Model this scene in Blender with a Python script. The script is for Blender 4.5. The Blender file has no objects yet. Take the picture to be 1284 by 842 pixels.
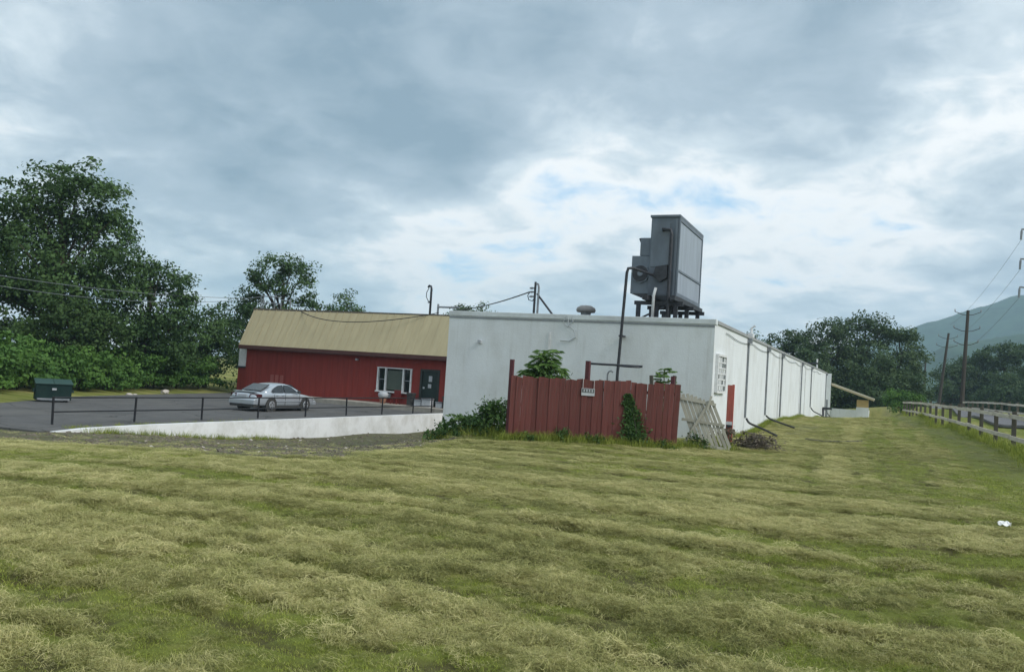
import bpy, bmesh, math, random
import numpy as np
from math import sin, cos, pi, radians, sqrt
from mathutils import Vector, Matrix
random.seed(7)
RNG = np.random.default_rng(11)
SC = bpy.context.scene
COL = SC.collection

# ------------------------------------------------------------------ camera
YAW, PITCH, ROLL = radians(24.05), radians(2.64), radians(3.75)
cam_d = bpy.data.cameras.new('camera')
cam_d.sensor_width = 36.0
cam_d.lens = 36.0 * 1050 / 1284
cam_d.clip_start, cam_d.clip_end = 0.1, 8000
cam = bpy.data.objects.new('camera', cam_d)
COL.objects.link(cam)
cam.matrix_world = (Matrix.Translation((0, 0, 1.75)) @ Matrix.Rotation(YAW, 4, 'Z')
                    @ Matrix.Rotation(pi / 2 + PITCH, 4, 'X') @ Matrix.Rotation(ROLL, 4, 'Z'))
SC.camera = cam
RIGHT = Vector((cos(YAW), sin(YAW), 0))
FWD = Vector((-sin(YAW), cos(YAW), 0))

# ------------------------------------------------------------------ sky
SUN_AZ, SUN_EL = radians(97), radians(42)      # azimuth clockwise from +Y
world = bpy.data.worlds.new('World')
SC.world = world
world.use_nodes = True
wt = world.node_tree
for n in list(wt.nodes):
    wt.nodes.remove(n)


def N(t, kind, **kw):
    n = t.nodes.new(kind)
    for k, v in kw.items():
        if k.startswith('i_'):
            key = k[2:]
            n.inputs[int(key) if key.isdigit() else key.replace('_', ' ')].default_value = v
        else:
            setattr(n, k, v)
    return n


def L(t, a, b):
    t.links.new(a, b)


def mathn(t, op, a, b=None, clamp=False):
    n = t.nodes.new('ShaderNodeMath')
    n.operation = op
    n.use_clamp = clamp
    for i, v in enumerate((a, b)):
        if v is None:
            continue
        if isinstance(v, (int, float)):
            n.inputs[i].default_value = v
        else:
            t.links.new(v, n.inputs[i])
    return n.outputs[0]


def ramp(t, fac, stops, interp='LINEAR'):
    n = t.nodes.new('ShaderNodeValToRGB')
    n.color_ramp.interpolation = interp
    e = n.color_ramp.elements
    while len(e) < len(stops):
        e.new(0.5)
    for i, (p, c) in enumerate(stops):
        e[i].position = p
        e[i].color = (c[0], c[1], c[2], 1) if not isinstance(c, (int, float)) else (c, c, c, 1)
    t.links.new(fac, n.inputs[0])
    return n.outputs[0]


def mixc(t, fac, a, b, blend='MIX'):
    n = t.nodes.new('ShaderNodeMix')
    n.data_type = 'RGBA'
    n.blend_type = blend
    for s, v in ((n.inputs[0], fac), (n.inputs[6], a), (n.inputs[7], b)):
        if isinstance(v, (int, float)):
            s.default_value = v
        elif isinstance(v, tuple):
            s.default_value = (v[0], v[1], v[2], 1)
        else:
            t.links.new(v, s)
    return n.outputs[2]


sky = N(wt, 'ShaderNodeTexSky', sky_type='NISHITA', sun_disc=False, sun_elevation=SUN_EL,
        sun_rotation=SUN_AZ, air_density=1.0, dust_density=1.2, ozone_density=1.2)
tc = N(wt, 'ShaderNodeTexCoord')
sep = N(wt, 'ShaderNodeSeparateXYZ')
L(wt, tc.outputs['Generated'], sep.inputs[0])
zz = mathn(wt, 'ADD', mathn(wt, 'MAXIMUM', sep.outputs[2], 0.0), 0.28)
cu = mathn(wt, 'DIVIDE', sep.outputs[0], zz)
cv = mathn(wt, 'DIVIDE', sep.outputs[1], zz)
comb = N(wt, 'ShaderNodeCombineXYZ')
L(wt, cu, comb.inputs[0])
L(wt, cv, comb.inputs[1])
SKY_OFF = (0.6, 5.1, 2.4)
BANKS = [(-1.02, 1.28, .40, .22), (-.88, 1.60, .17, .11), (-.15, 1.25, .32, .12), (-.72, 1.80, .12, -.09), (-.45, 1.93, .14, -.10), (-.56, 1.86, .30, -.13), (-1.10, 2.05, .28, -.17), (-.08, 2.25, .28, -.15), (-.55, 2.30, .3, -.05), (-1.5, 1.0, .3, -.06)]
mp = N(wt, 'ShaderNodeMapping')
mp.inputs['Location'].default_value = SKY_OFF
mp.inputs['Scale'].default_value = (1.0, 1.0, 1.0)
L(wt, comb.outputs[0], mp.inputs[0])
nz_big = N(wt, 'ShaderNodeTexNoise', i_Scale=0.8, i_Detail=2.0, i_Roughness=0.5)
nz_mid = N(wt, 'ShaderNodeTexNoise', i_Scale=2.7, i_Detail=9.0, i_Roughness=0.55, i_Distortion=0.35)
nz_det = N(wt, 'ShaderNodeTexNoise', i_Scale=8.0, i_Detail=8.0, i_Roughness=0.6, i_Distortion=0.5)
for n in (nz_big, nz_mid, nz_det):
    L(wt, mp.outputs[0], n.inputs['Vector'])


def cloud_bank(cx, cy, r, amt):
    """a broad thick (or thin) place in the cloud deck, in cloud-deck coordinates"""
    vd = N(wt, 'ShaderNodeVectorMath', operation='DISTANCE')
    L(wt, comb.outputs[0], vd.inputs[0])
    vd.inputs[1].default_value = (cx, cy, 0)
    q = mathn(wt, 'DIVIDE', vd.outputs['Value'], r)
    return mathn(wt, 'MULTIPLY', mathn(wt, 'POWER', 2.718, mathn(wt, 'MULTIPLY', mathn(wt, 'MULTIPLY', q, q), -1.0)), amt)


thick = mathn(wt, 'ADD', mathn(wt, 'MULTIPLY', nz_big.outputs[0], 0.40),
              mathn(wt, 'ADD', mathn(wt, 'MULTIPLY', nz_mid.outputs[0], 0.50),
                    mathn(wt, 'MULTIPLY', nz_det.outputs[0], 0.24)))
for bank in BANKS:
    thick = mathn(wt, 'ADD', thick, cloud_bank(*bank))
shade = ramp(wt, thick, [(0.36, (0.93, 0.93, 0.92)), (0.47, (0.83, 0.85, 0.86)), (0.53, (0.58, 0.66, 0.715)),
                         (0.62, (0.385, 0.47, 0.545)), (0.80, (0.215, 0.30, 0.375))])
cover = ramp(wt, thick, [(0.33, 0.0), (0.455, 1.0)], 'EASE')
veil = mixc(wt, 0.6, sky.outputs[0], (2.3, 4.0, 5.6))
vsc = N(wt, 'ShaderNodeVectorMath', operation='SCALE')
L(wt, shade, vsc.inputs[0])
vsc.inputs['Scale'].default_value = 6.6
final = mixc(wt, cover, veil, vsc.outputs[0])
bg = N(wt, 'ShaderNodeBackground', i_Strength=0.1)
L(wt, final, bg.inputs[0])
wo = N(wt, 'ShaderNodeOutputWorld')
L(wt, bg.outputs[0], wo.inputs[0])

# ------------------------------------------------------------------ sun, exposure
sl = bpy.data.lights.new('sun', 'SUN')
sl.energy = 1.35
sl.angle = radians(24)
sl.color = (1.0, 0.965, 0.92)
sun = bpy.data.objects.new('sun', sl)
COL.objects.link(sun)
sdir = Vector((sin(SUN_AZ) * cos(SUN_EL), cos(SUN_AZ) * cos(SUN_EL), sin(SUN_EL)))
sun.rotation_euler = sdir.to_track_quat('Z', 'Y').to_euler()
sun.location = (40, -5, 60)
vs = SC.view_settings
vs.view_transform = 'Standard'
vs.look = 'None'
vs.exposure = 0.98
vs.gamma = 1.0
vs.use_curve_mapping = False
SC.render.engine = 'CYCLES'
SC.cycles.use_denoising = True
SC.cycles.max_bounces = 6
SC.cycles.transparent_max_bounces = 12
SC.cycles.volume_bounces = 1

# ------------------------------------------------------------------ materials
MATS = {}


def mat(name, col, rough=0.8, var=0.15, scale=4.0, bump=0.0, bscale=None, metallic=0.0, spec=0.3,
        stretch=(1, 1, 1), dirt=None, dirt_amt=0.0, dirt_scale=1.2, objrand=0.0, coat=0.0, detail=6.0):
    if name in MATS:
        return MATS[name]
    m = bpy.data.materials.new(name)
    m.use_nodes = True
    t = m.node_tree
    p = t.nodes['Principled BSDF']
    p.inputs['Roughness'].default_value = rough
    p.inputs['Metallic'].default_value = metallic
    p.inputs['Specular IOR Level'].default_value = spec
    p.inputs['Coat Weight'].default_value = coat
    c = N(t, 'ShaderNodeTexCoord')
    mpn = N(t, 'ShaderNodeMapping')
    mpn.inputs['Scale'].default_value = stretch
    L(t, c.outputs['Object'], mpn.inputs[0])
    n = N(t, 'ShaderNodeTexNoise', i_Scale=scale, i_Detail=detail, i_Roughness=0.6)
    L(t, mpn.outputs[0], n.inputs['Vector'])
    lo = tuple(v * (1 - var) for v in col)
    hi = tuple(min(1, v * (1 + var)) for v in col)
    o = ramp(t, n.outputs[0], [(0.3, lo), (0.7, hi)])
    if dirt:
        n2 = N(t, 'ShaderNodeTexNoise', i_Scale=dirt_scale, i_Detail=8.0, i_Roughness=0.65)
        L(t, mpn.outputs[0], n2.inputs['Vector'])
        f = ramp(t, n2.outputs[0], [(0.45, 0.0), (0.72, dirt_amt)])
        o = mixc(t, f, o, dirt)
    if objrand:
        oi = N(t, 'ShaderNodeObjectInfo')
        hs = N(t, 'ShaderNodeHueSaturation')
        L(t, mathn(t, 'ADD', mathn(t, 'MULTIPLY', oi.outputs['Random'], objrand * 2), 1 - objrand), hs.inputs['Value'])
        L(t, o, hs.inputs['Color'])
        o = hs.outputs[0]
    L(t, o, p.inputs['Base Color'])
    if bump:
        n3 = N(t, 'ShaderNodeTexNoise', i_Scale=bscale or scale * 3, i_Detail=6.0)
        L(t, mpn.outputs[0], n3.inputs['Vector'])
        b = N(t, 'ShaderNodeBump', i_Strength=bump, i_Distance=0.02)
        L(t, n3.outputs[0], b.inputs['Height'])
        L(t, b.outputs[0], p.inputs['Normal'])
    MATS[name] = m
    return m


def leafmat(name, col, col2, transl=0.25):
    if name in MATS:
        return MATS[name]
    m = bpy.data.materials.new(name)
    m.use_nodes = True
    t = m.node_tree
    p = t.nodes['Principled BSDF']
    p.inputs['Roughness'].default_value = 0.65
    p.inputs['Specular IOR Level'].default_value = 0.25
    a = N(t, 'ShaderNodeAttribute', attribute_name='tint')
    oi = N(t, 'ShaderNodeObjectInfo')
    f = mathn(t, 'ADD', mathn(t, 'MULTIPLY', a.outputs['Fac'], 0.8), mathn(t, 'MULTIPLY', oi.outputs['Random'], 0.2))
    c = mixc(t, f, col, col2)
    L(t, c, p.inputs['Base Color'])
    tr = N(t, 'ShaderNodeBsdfTranslucent')
    L(t, c, tr.inputs[0])
    mx = N(t, 'ShaderNodeMixShader', i_0=transl)
    L(t, p.outputs[0], mx.inputs[1])
    L(t, tr.outputs[0], mx.inputs[2])
    L(t, mx.outputs[0], t.nodes['Material Output'].inputs[0])
    MATS[name] = m
    return m


def white_wall_mat():
    m = mat('white_wall_paint', (0.73, 0.76, 0.77), 0.85, 0.05, 0.8, bump=0.35, bscale=26,
            dirt=(0.46, 0.46, 0.42), dirt_amt=0.42, dirt_scale=0.9, stretch=(1, 1, 0.55))
    t = m.node_tree
    p = t.nodes['Principled BSDF']
    src = p.inputs['Base Color'].links[0].from_socket
    # rain streaks, narrow and tall
    c = N(t, 'ShaderNodeTexCoord')
    mpn = N(t, 'ShaderNodeMapping')
    mpn.inputs['Scale'].default_value = (2.4, 2.4, 0.16)
    L(t, c.outputs['Object'], mpn.inputs[0])
    n = N(t, 'ShaderNodeTexNoise', i_Scale=1.7, i_Detail=7.0, i_Roughness=0.7)
    L(t, mpn.outputs[0], n.inputs['Vector'])
    f = ramp(t, n.outputs[0], [(0.56, 0.0), (0.82, 0.5)])
    o = mixc(t, f, src, (0.36, 0.35, 0.31))
    # block courses, barely showing through the paint
    br = N(t, 'ShaderNodeTexBrick', i_Scale=1.0, i_Mortar_Size=0.012, i_Brick_Width=0.4, i_Row_Height=0.2)
    sp = N(t, 'ShaderNodeSeparateXYZ')
    L(t, c.outputs['Object'], sp.inputs[0])
    cb = N(t, 'ShaderNodeCombineXYZ')
    L(t, mathn(t, 'ADD', sp.outputs[0], sp.outputs[1]), cb.inputs[0])
    L(t, sp.outputs[2], cb.inputs[1])
    L(t, cb.outputs[0], br.inputs['Vector'])
    o = mixc(t, mathn(t, 'MULTIPLY', br.outputs['Fac'], 0.05), o, (0.45, 0.46, 0.46))
    L(t, o, p.inputs['Base Color'])
    return m


M_WHITE = white_wall_mat()
M_TRIMW = mat('white_trim', (0.72, 0.73, 0.73), 0.6, 0.08, 6, dirt=(0.4, 0.39, 0.35), dirt_amt=0.4, dirt_scale=4)
M_GREYMETAL = mat('galvanised_grey', (0.25, 0.27, 0.29), 0.5, 0.2, 5, metallic=0.4, dirt=(0.2, 0.17, 0.14), dirt_amt=0.5, dirt_scale=3)
M_DARKMETAL = mat('dark_metal', (0.05, 0.053, 0.06), 0.55, 0.3, 8, metallic=0.3)
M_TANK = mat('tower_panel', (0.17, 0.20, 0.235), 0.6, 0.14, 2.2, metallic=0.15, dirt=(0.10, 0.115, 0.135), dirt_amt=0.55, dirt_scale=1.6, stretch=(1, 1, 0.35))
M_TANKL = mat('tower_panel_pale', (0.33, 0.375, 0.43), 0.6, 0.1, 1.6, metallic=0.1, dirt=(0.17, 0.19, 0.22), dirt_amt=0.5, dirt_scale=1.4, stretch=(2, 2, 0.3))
M_BLACK = mat('black_plastic', (0.05, 0.05, 0.048), 0.6, 0.3, 8)
M_RAIL = mat('black_rail', (0.02, 0.021, 0.024), 0.5, 0.3, 8)
M_ROOFTAN = mat('tan_roof', (0.385, 0.335, 0.205), 0.75, 0.09, 1.2, bump=0.1, bscale=30, stretch=(2.5, 0.4, 0.4), dirt=(0.32, 0.275, 0.165), dirt_amt=0.4, dirt_scale=0.8)
M_RED = mat('red_siding', (0.25, 0.040, 0.030), 0.8, 0.16, 1.0, bump=0.2, bscale=22, stretch=(4, 4, 0.35), dirt=(0.19, 0.036, 0.028), dirt_amt=0.6, dirt_scale=0.7)
M_REDPLANK = mat('red_plank', (0.140, 0.042, 0.036), 0.85, 0.28, 1.6, bump=0.4, bscale=14, stretch=(9, 9, 0.6), dirt=(0.085, 0.062, 0.054), dirt_amt=0.75, dirt_scale=1.0, objrand=0.14)
M_REDPOST = mat('red_post', (0.50, 0.13, 0.10), 0.8, 0.15, 3, bump=0.3, stretch=(6, 6, 0.5), dirt=(0.3, 0.16, 0.12), dirt_amt=0.6, dirt_scale=2)
M_GREYWOOD = mat('weathered_wood', (0.33, 0.31, 0.26), 0.9, 0.25, 2, bump=0.4, bscale=12, stretch=(9, 9, 0.6), dirt=(0.16, 0.14, 0.11), dirt_amt=0.6, dirt_scale=2, objrand=0.16)
M_PALEWOOD = mat('pale_weathered_wood', (0.39, 0.375, 0.31), 0.9, 0.2, 2, bump=0.4, bscale=12, stretch=(9, 9, 0.6), dirt=(0.2, 0.19, 0.14), dirt_amt=0.6, dirt_scale=2, objrand=0.16)
M_RAILWOOD = mat('fence_rail_wood', (0.48, 0.45, 0.38), 0.9, 0.2, 2, bump=0.4, stretch=(6, 0.7, 6), objrand=0.12)
M_POSTWOOD = mat('fence_post_wood', (0.10, 0.092, 0.072), 0.9, 0.25, 2, bump=0.4, stretch=(6, 6, 0.7), objrand=0.15)
M_POLE = mat('pole_wood', (0.062, 0.052, 0.044), 0.9, 0.25, 1, stretch=(4, 4, 0.3))
M_CONC = mat('concrete', (0.36, 0.33, 0.28), 0.9, 0.16, 2, bump=0.3, dirt=(0.2, 0.18, 0.15), dirt_amt=0.5)
M_BARK = mat('bark', (0.075, 0.062, 0.048), 0.95, 0.3, 3, bump=0.6, bscale=9, stretch=(3, 3, 0.7))
M_GLASS = mat('window_glass', (0.012, 0.016, 0.018), 0.08, 0.3, 2, spec=0.6)
M_PANEG = mat('wired_pane', (0.10, 0.12, 0.12), 0.25, 0.6, 1.5, spec=0.5, objrand=0.3)
M_PANEW = mat('painted_pane', (0.5, 0.52, 0.52), 0.6, 0.2, 6, objrand=0.25)
M_PLY = mat('tan_plywood', (0.50, 0.36, 0.16), 0.85, 0.12, 2, stretch=(1, 1, 4))
M_ASPH = mat('asphalt', (0.105, 0.105, 0.103), 0.95, 0.16, 1.1, bump=0.4, bscale=60, dirt=(0.15, 0.145, 0.13), dirt_amt=0.5, dirt_scale=0.28)
t_ = M_ASPH.node_tree
p_ = t_.nodes['Principled BSDF']
s_ = p_.inputs['Base Color'].links[0].from_socket
c_ = N(t_, 'ShaderNodeTexCoord')
w_ = N(t_, 'ShaderNodeTexNoise', i_Scale=.6, i_Detail=5.0)
L(t_, c_.outputs['Object'], w_.inputs['Vector'])
va = N(t_, 'ShaderNodeVectorMath', operation='ADD')
L(t_, c_.outputs['Object'], va.inputs[0])
L(t_, w_.outputs['Color'], va.inputs[1])
vo = N(t_, 'ShaderNodeTexVoronoi', feature='DISTANCE_TO_EDGE', i_Scale=.28)
L(t_, va.outputs[0], vo.inputs['Vector'])
ck = ramp(t_, vo.outputs['Distance'], [(0.0, 0.8), (0.012, 0.0)])
o_ = mixc(t_, ck, s_, (0.035, 0.035, 0.033))
st_ = N(t_, 'ShaderNodeTexNoise', i_Scale=.45, i_Detail=4.0)
L(t_, c_.outputs['Object'], st_.inputs['Vector'])
o_ = mixc(t_, ramp(t_, st_.outputs[0], [(0.58, 0.0), (0.68, 0.45)]), o_, (0.045, 0.046, 0.048))
L(t_, o_, p_.inputs['Base Color'])
M_ROAD = mat('road_asphalt', (0.15, 0.15, 0.155), 0.95, 0.15, 0.8, bump=0.3, bscale=40)
M_DUMP = mat('green_steel', (0.007, 0.026, 0.023), 0.65, 0.2, 3, dirt=(0.03, 0.05, 0.045), dirt_amt=0.4)
M_PAINT = mat('silver_paint', (0.50, 0.54, 0.58), 0.30, 0.05, 3, metallic=0.55, coat=0.6, spec=0.5)
M_CARGLASS = mat('car_glass', (0.02, 0.025, 0.028), 0.05, 0.2, 1, spec=0.7)
M_TYRE = mat('rubber', (0.015, 0.015, 0.016), 0.85, 0.2, 10)
M_RIM = mat('alloy', (0.5, 0.52, 0.54), 0.35, 0.1, 6, metallic=0.7)
M_TAIL = mat('tail_lens', (0.06, 0.006, 0.008), 0.2, 0.2, 6, spec=0.6)
M_LAMP = mat('clear_lens', (0.5, 0.5, 0.48), 0.15, 0.1, 6, spec=0.6)
M_WIRE = mat('wire', (0.022, 0.023, 0.026), 0.6, 0.1, 2)
M_CABLEW = mat('cable_painted', (0.42, 0.45, 0.46), 0.6, 0.1, 3)
M_WIREP = mat('wire_pale', (0.16, 0.18, 0.19), 0.5, 0.1, 2)
M_PALEPLASTIC = mat('pale_plastic', (0.42, 0.44, 0.46), 0.55, 0.12, 4)
M_REDPLASTIC = mat('red_plastic', (0.16, 0.022, 0.02), 0.5, 0.12, 4)
M_LITTER = mat('litter', (0.80, 0.80, 0.78), 0.6, 0.08, 9)
M_ROCK = mat('pale_rubble', (0.48, 0.44, 0.39), 0.9, 0.2, 6, bump=0.4)
M_BRUSH = mat('dead_brush', (0.16, 0.135, 0.105), 0.95, 0.35, 9)


# ------------------------------------------------------------------ mesh helpers
class MB:
    def __init__(s):
        s.v, s.f = [], []

    def box(s, x0, x1, y0, y1, z0, z1, M=None):
        b = len(s.v)
        P = [(x0, y0, z0), (x1, y0, z0), (x1, y1, z0), (x0, y1, z0), (x0, y0, z1), (x1, y0, z1), (x1, y1, z1), (x0, y1, z1)]
        s.v += [tuple(M @ Vector(p)) for p in P] if M else P
        s.f += [tuple(b + i for i in q) for q in ((3, 2, 1, 0), (4, 5, 6, 7), (0, 1, 5, 4), (1, 2, 6, 5), (2, 3, 7, 6), (3, 0, 4, 7))]
        return s

    def tube(s, pts, r, n=8, cap=True):
        pts = [Vector(p) for p in pts]
        rs = r if isinstance(r, (list, tuple)) else [r] * len(pts)
        b = len(s.v)
        up = Vector((0, 0, 1))
        prev = None
        for i, p in enumerate(pts):
            a = pts[max(i - 1, 0)]
            c = pts[min(i + 1, len(pts) - 1)]
            d = (c - a).normalized()
            if prev is None:
                u = d.cross(up)
                if u.length < 0.05:
                    u = d.cross(Vector((1, 0, 0)))
            else:
                u = prev - d * prev.dot(d)
            u.normalize()
            prev = u
            w = d.cross(u)
            for k in range(n):
                q = p + (u * cos(2 * pi * k / n) + w * sin(2 * pi * k / n)) * rs[i]
                s.v.append(tuple(q))
        for i in range(len(pts) - 1):
            for k in range(n):
                k2 = (k + 1) % n
                s.f.append((b + i * n + k, b + (i + 1) * n + k, b + (i + 1) * n + k2, b + i * n + k2))
        if cap:
            s.f.append(tuple(b + k for k in range(n)))
            s.f.append(tuple(b + (len(pts) - 1) * n + n - 1 - k for k in range(n)))
        return s

    def bar(s, a, b_, w, h, up=(0, 0, 1)):
        a, b_ = Vector(a), Vector(b_)
        d = (b_ - a)
        l = d.length
        d.normalize()
        u = Vector(up).cross(d)
        if u.length < 0.01:
            u = Vector((1, 0, 0)).cross(d)
        u.normalize()
        v = d.cross(u)
        M = Matrix((( d.x, u.x, v.x, a.x), (d.y, u.y, v.y, a.y), (d.z, u.z, v.z, a.z), (0, 0, 0, 1)))
        return s.box(0, l, -w / 2, w / 2, -h / 2, h / 2, M)

    def prism(s, poly, axis, a0, a1):
        b = len(s.v)
        n = len(poly)
        for a in (a0, a1):
            for (p, q) in poly:
                s.v.append({'x': (a, p, q), 'y': (p, a, q), 'z': (p, q, a)}[axis])
        s.f.append(tuple(b + i for i in range(n)))
        s.f.append(tuple(b + n + n - 1 - i for i in range(n)))
        for i in range(n):
            j = (i + 1) % n
            s.f.append((b + i, b + n + i, b + n + j, b + j))
        return s

    def mesh(s, name, m, smooth=False, fixn=True):
        me = bpy.data.meshes.new(name)
        me.from_pydata(s.v, [], s.f)
        if fixn:
            bm = bmesh.new()
            bm.from_mesh(me)
            bmesh.ops.recalc_face_normals(bm, faces=bm.faces)
            bm.to_mesh(me)
            bm.free()
        if m:
            me.materials.append(m)
        if smooth:
            me.polygons.foreach_set('use_smooth', [True] * len(me.polygons))
        me.update()
        return me

    def build(s, name, m, parent=None, loc=None, smooth=False, bevel=0.0):
        o = bpy.data.objects.new(name, s.mesh(name, m, smooth))
        COL.objects.link(o)
        if parent:
            o.parent = parent
        if loc is not None:
            o.location = loc
        if bevel:
            b = o.modifiers.new('bevel', 'BEVEL')
            b.width = bevel
            b.segments = 2
            b.limit_method = 'ANGLE'
        return o


def tag(o, label=None, cat=None, group=None, kind=None):
    if label:
        o['label'] = label
    if cat:
        o['category'] = cat
    if group:
        o['group'] = group
    if kind:
        o['kind'] = kind
    return o


def thing(name, label, cat, loc=(0, 0, 0), rz=0.0, group=None):
    o = bpy.data.objects.new(name, None)
    o.empty_display_size = 0.3
    COL.objects.link(o)
    o.location = loc
    o.rotation_euler = (0, 0, rz)
    return tag(o, label, cat, group)


def inst(name, me, parent=None, loc=(0, 0, 0), rot=(0, 0, 0), scale=(1, 1, 1)):
    o = bpy.data.objects.new(name, me)
    COL.objects.link(o)
    o.parent = parent
    o.location = loc
    o.rotation_euler = rot
    o.scale = scale
    return o


# ------------------------------------------------------------------ noise in numpy
def vnoise(x, y, seed=0):
    xi = np.floor(x).astype(np.int64)
    yi = np.floor(y).astype(np.int64)
    xf, yf = x - xi, y - yi
    xf = xf * xf * (3 - 2 * xf)
    yf = yf * yf * (3 - 2 * yf)

    def h(a, b):
        n = (a * 374761393 + b * 668265263 + seed * 974711) & 0x7fffffff
        n = ((n ^ (n >> 13)) * 1274126177) & 0x7fffffff
        return ((n ^ (n >> 16)) & 0xffff) / 65535.0
    a = h(xi, yi) * (1 - xf) + h(xi + 1, yi) * xf
    b = h(xi, yi + 1) * (1 - xf) + h(xi + 1, yi + 1) * xf
    return a * (1 - yf) + b * yf


def fbm(x, y, oct=4, seed=0):
    s, a, t = 0, 0.5, 0
    for i in range(oct):
        s = s + a * vnoise(x * 2 ** i + 17.3 * i, y * 2 ** i - 9.1 * i, seed + i)
        t += a
        a *= 0.5
    return s / t


# ------------------------------------------------------------------ terrain
CTRL = np.array([
    (0, 0, 0), (-6, 2, 0), (6, 2, .12), (0, 8, 0), (-8, 9, 0), (-4, 14, 0), (-9.2, 20.5, -.02), (-5.2, 23, 0), (0, 20, .05),
    (-7, 27, .0), (-5, 27.6, .08), (-1, 27, .1), (4.6, 10, .25), (3.7, 29, .54), (3.1, 42, .75), (2.3, 58, .93), (1.8, 75, 1.0), (1.5, 95, 1.05),
    (7, 12, .4), (7.5, 30, .56), (7, 58, .95), (14, 30, .6), (14, 60, .95), (12, 95, 1.1), (30, 40, .6), (30, 90, 1.0), (20, 5, .4),
    (-5, 30, .02), (-5, 34.6, -.05), (-5, 38, .05), (-5, 42, .26), (-5, 49, .30), (-5, 61, .18), (-5, 74, -.1), (-5, 87, -.6), (-3, 80, -.38), (-2.6, 31, .06), (-2.6, 36, .12), (-2.6, 42, .16),
    (-2.6, 50, .1), (-2.0, 62, .0), (-1.2, 89, -.72), (-1, 80, -.5), (-4, 82, -.62), (-1.2, 85, -.68), (.6, 84, -.2), (-1.5, 70, -.2), (0, 110, -.2), (-10, 110, -.4), (.8, 45, .35), (.5, 60, .4), (.3, 75, .2),
    (-21.4, 15, -.80), (-16.8, 14.1, -.5), (-15, 14.9, -.45), (-10.6, 12.6, -.08), (-10, 14.6, -.1), (-11.6, 21.8, -.2), (-12.5, 25, -.42),
    (-15.2, 27.5, -.75), (-18, 21, -1.0), (-14, 18, -.66), (-12.3, 17, -.42), (-11.6, 19.5, -.36), (-13, 21, -.66), (-17, 25, -1.2), (-19, 30, -1.65), (-16, 33, -1.6), (-18, 40, -1.95), (-14, 9, -.2), (-20, 10, -.5), (-14, 2, -.1), (-26, 12, -.75),
    (-22.9, 18.6, -.92), (-22.9, 24.9, -1.40), (-22.9, 32.4, -1.66), (-22.9, 38, -1.74), (-22.9, 44, -1.68), (-20, 47, -1.9),
    (-24.4, 17.3, -.93), (-29, 16.4, -.9), (-25, 25, -1.15), (-25, 35, -1.25), (-25, 44, -1.2), (-30, 22, -1.08), (-30, 32, -1.08), (-30, 44, -1.08), (-36, 34, -1.08), (-38, 44, -1.08),
    (-36.2, 22.5, -.86), (-40.5, 30, -.84), (-44.5, 44, -.82), (-45, 25, -.6), (-50, 40, -.55), (-55, 55, -.5), (-70, 30, -.4), (-48, 60, -.7), (-35, 12, -.75), (-30, 60, -1.1), (-20, 60, -1.2), (-60, 5, -.6), (-20, 90, -.8),
    (-40, 100, -.6), (60, 80, .8), (60, 20, .5), (30, 140, 1.0), (-10, 150, -.2), (-60, 120, -.4)], float)


def tps_fit(P):
    n = len(P)
    d = np.sqrt(((P[:, None, :2] - P[None, :, :2]) ** 2).sum(-1))
    K = np.where(d > 0, d * d * np.log(d + 1e-9), 0) + np.eye(n) * 0.3
    A = np.zeros((n + 3, n + 3))
    A[:n, :n] = K
    A[:n, n] = 1
    A[:n, n + 1:] = P[:, :2]
    A[n, :n] = 1
    A[n + 1:, :n] = P[:, :2].T
    b = np.zeros(n + 3)
    b[:n] = P[:, 2]
    return np.linalg.solve(A, b)


TPSW = tps_fit(CTRL)


def terrain(x, y):
    x = np.asarray(x, float)
    y = np.asarray(y, float)
    xs, ys = x.ravel(), y.ravel()
    out = np.empty(xs.size)
    n = len(CTRL)
    for i in range(0, xs.size, 40000):
        a, b = xs[i:i + 40000], ys[i:i + 40000]
        d = np.sqrt((a[:, None] - CTRL[None, :, 0]) ** 2 + (b[:, None] - CTRL[None, :, 1]) ** 2)
        K = np.where(d > 0, d * d * np.log(d + 1e-9), 0)
        out[i:i + 40000] = K @ TPSW[:n] + TPSW[n] + TPSW[n + 1] * a + TPSW[n + 2] * b
    r = np.sqrt((xs + 15) ** 2 + (ys - 45) ** 2)
    f = np.clip((r - 75) / 60, 0, 1)
    f = f * f * (3 - 2 * f)
    out = np.clip(out, -2.1, 1.3)
    far = 0.0 + 0 * out
    return (out * (1 - f) + far * f).reshape(x.shape)


def gz(x, y):
    return float(terrain(np.array([x]), np.array([y]))[0])


ROWA = radians(4)


def rowcoords(x, y):
    """across and along the mower rows; further on they turn to follow the path"""
    wob = (fbm(x * 0.20, y * 0.20, 3, 5) - 0.5) * 1.2
    turn = np.clip((x + 3.0) / 2.0, 0, 1) * np.clip((y - 15) / 6, 0, 1)
    s1 = -x * sin(ROWA) + y * cos(ROWA) + wob
    l1 = x * cos(ROWA) + y * sin(ROWA)
    s2, l2 = x + 0.045 * y + wob * 0.4 + 40, y
    return s1, l1, s2, l2, turn


def streaks(x, y, fs, fl, seed):
    s1, l1, s2, l2, t = rowcoords(x, y)
    return fbm(s1 * fs, l1 * fl, 3, seed) * (1 - t) + fbm(s2 * fs, l2 * fl * .5, 3, seed + 50) * t


def swath(x, y):
    """0 in the gap between two rows of cuttings, 1 on the row"""
    return np.clip((streaks(x, y, 1.9, 0.10, 21) - 0.5) * 3.4 + 0.5, 0, 1)


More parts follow.
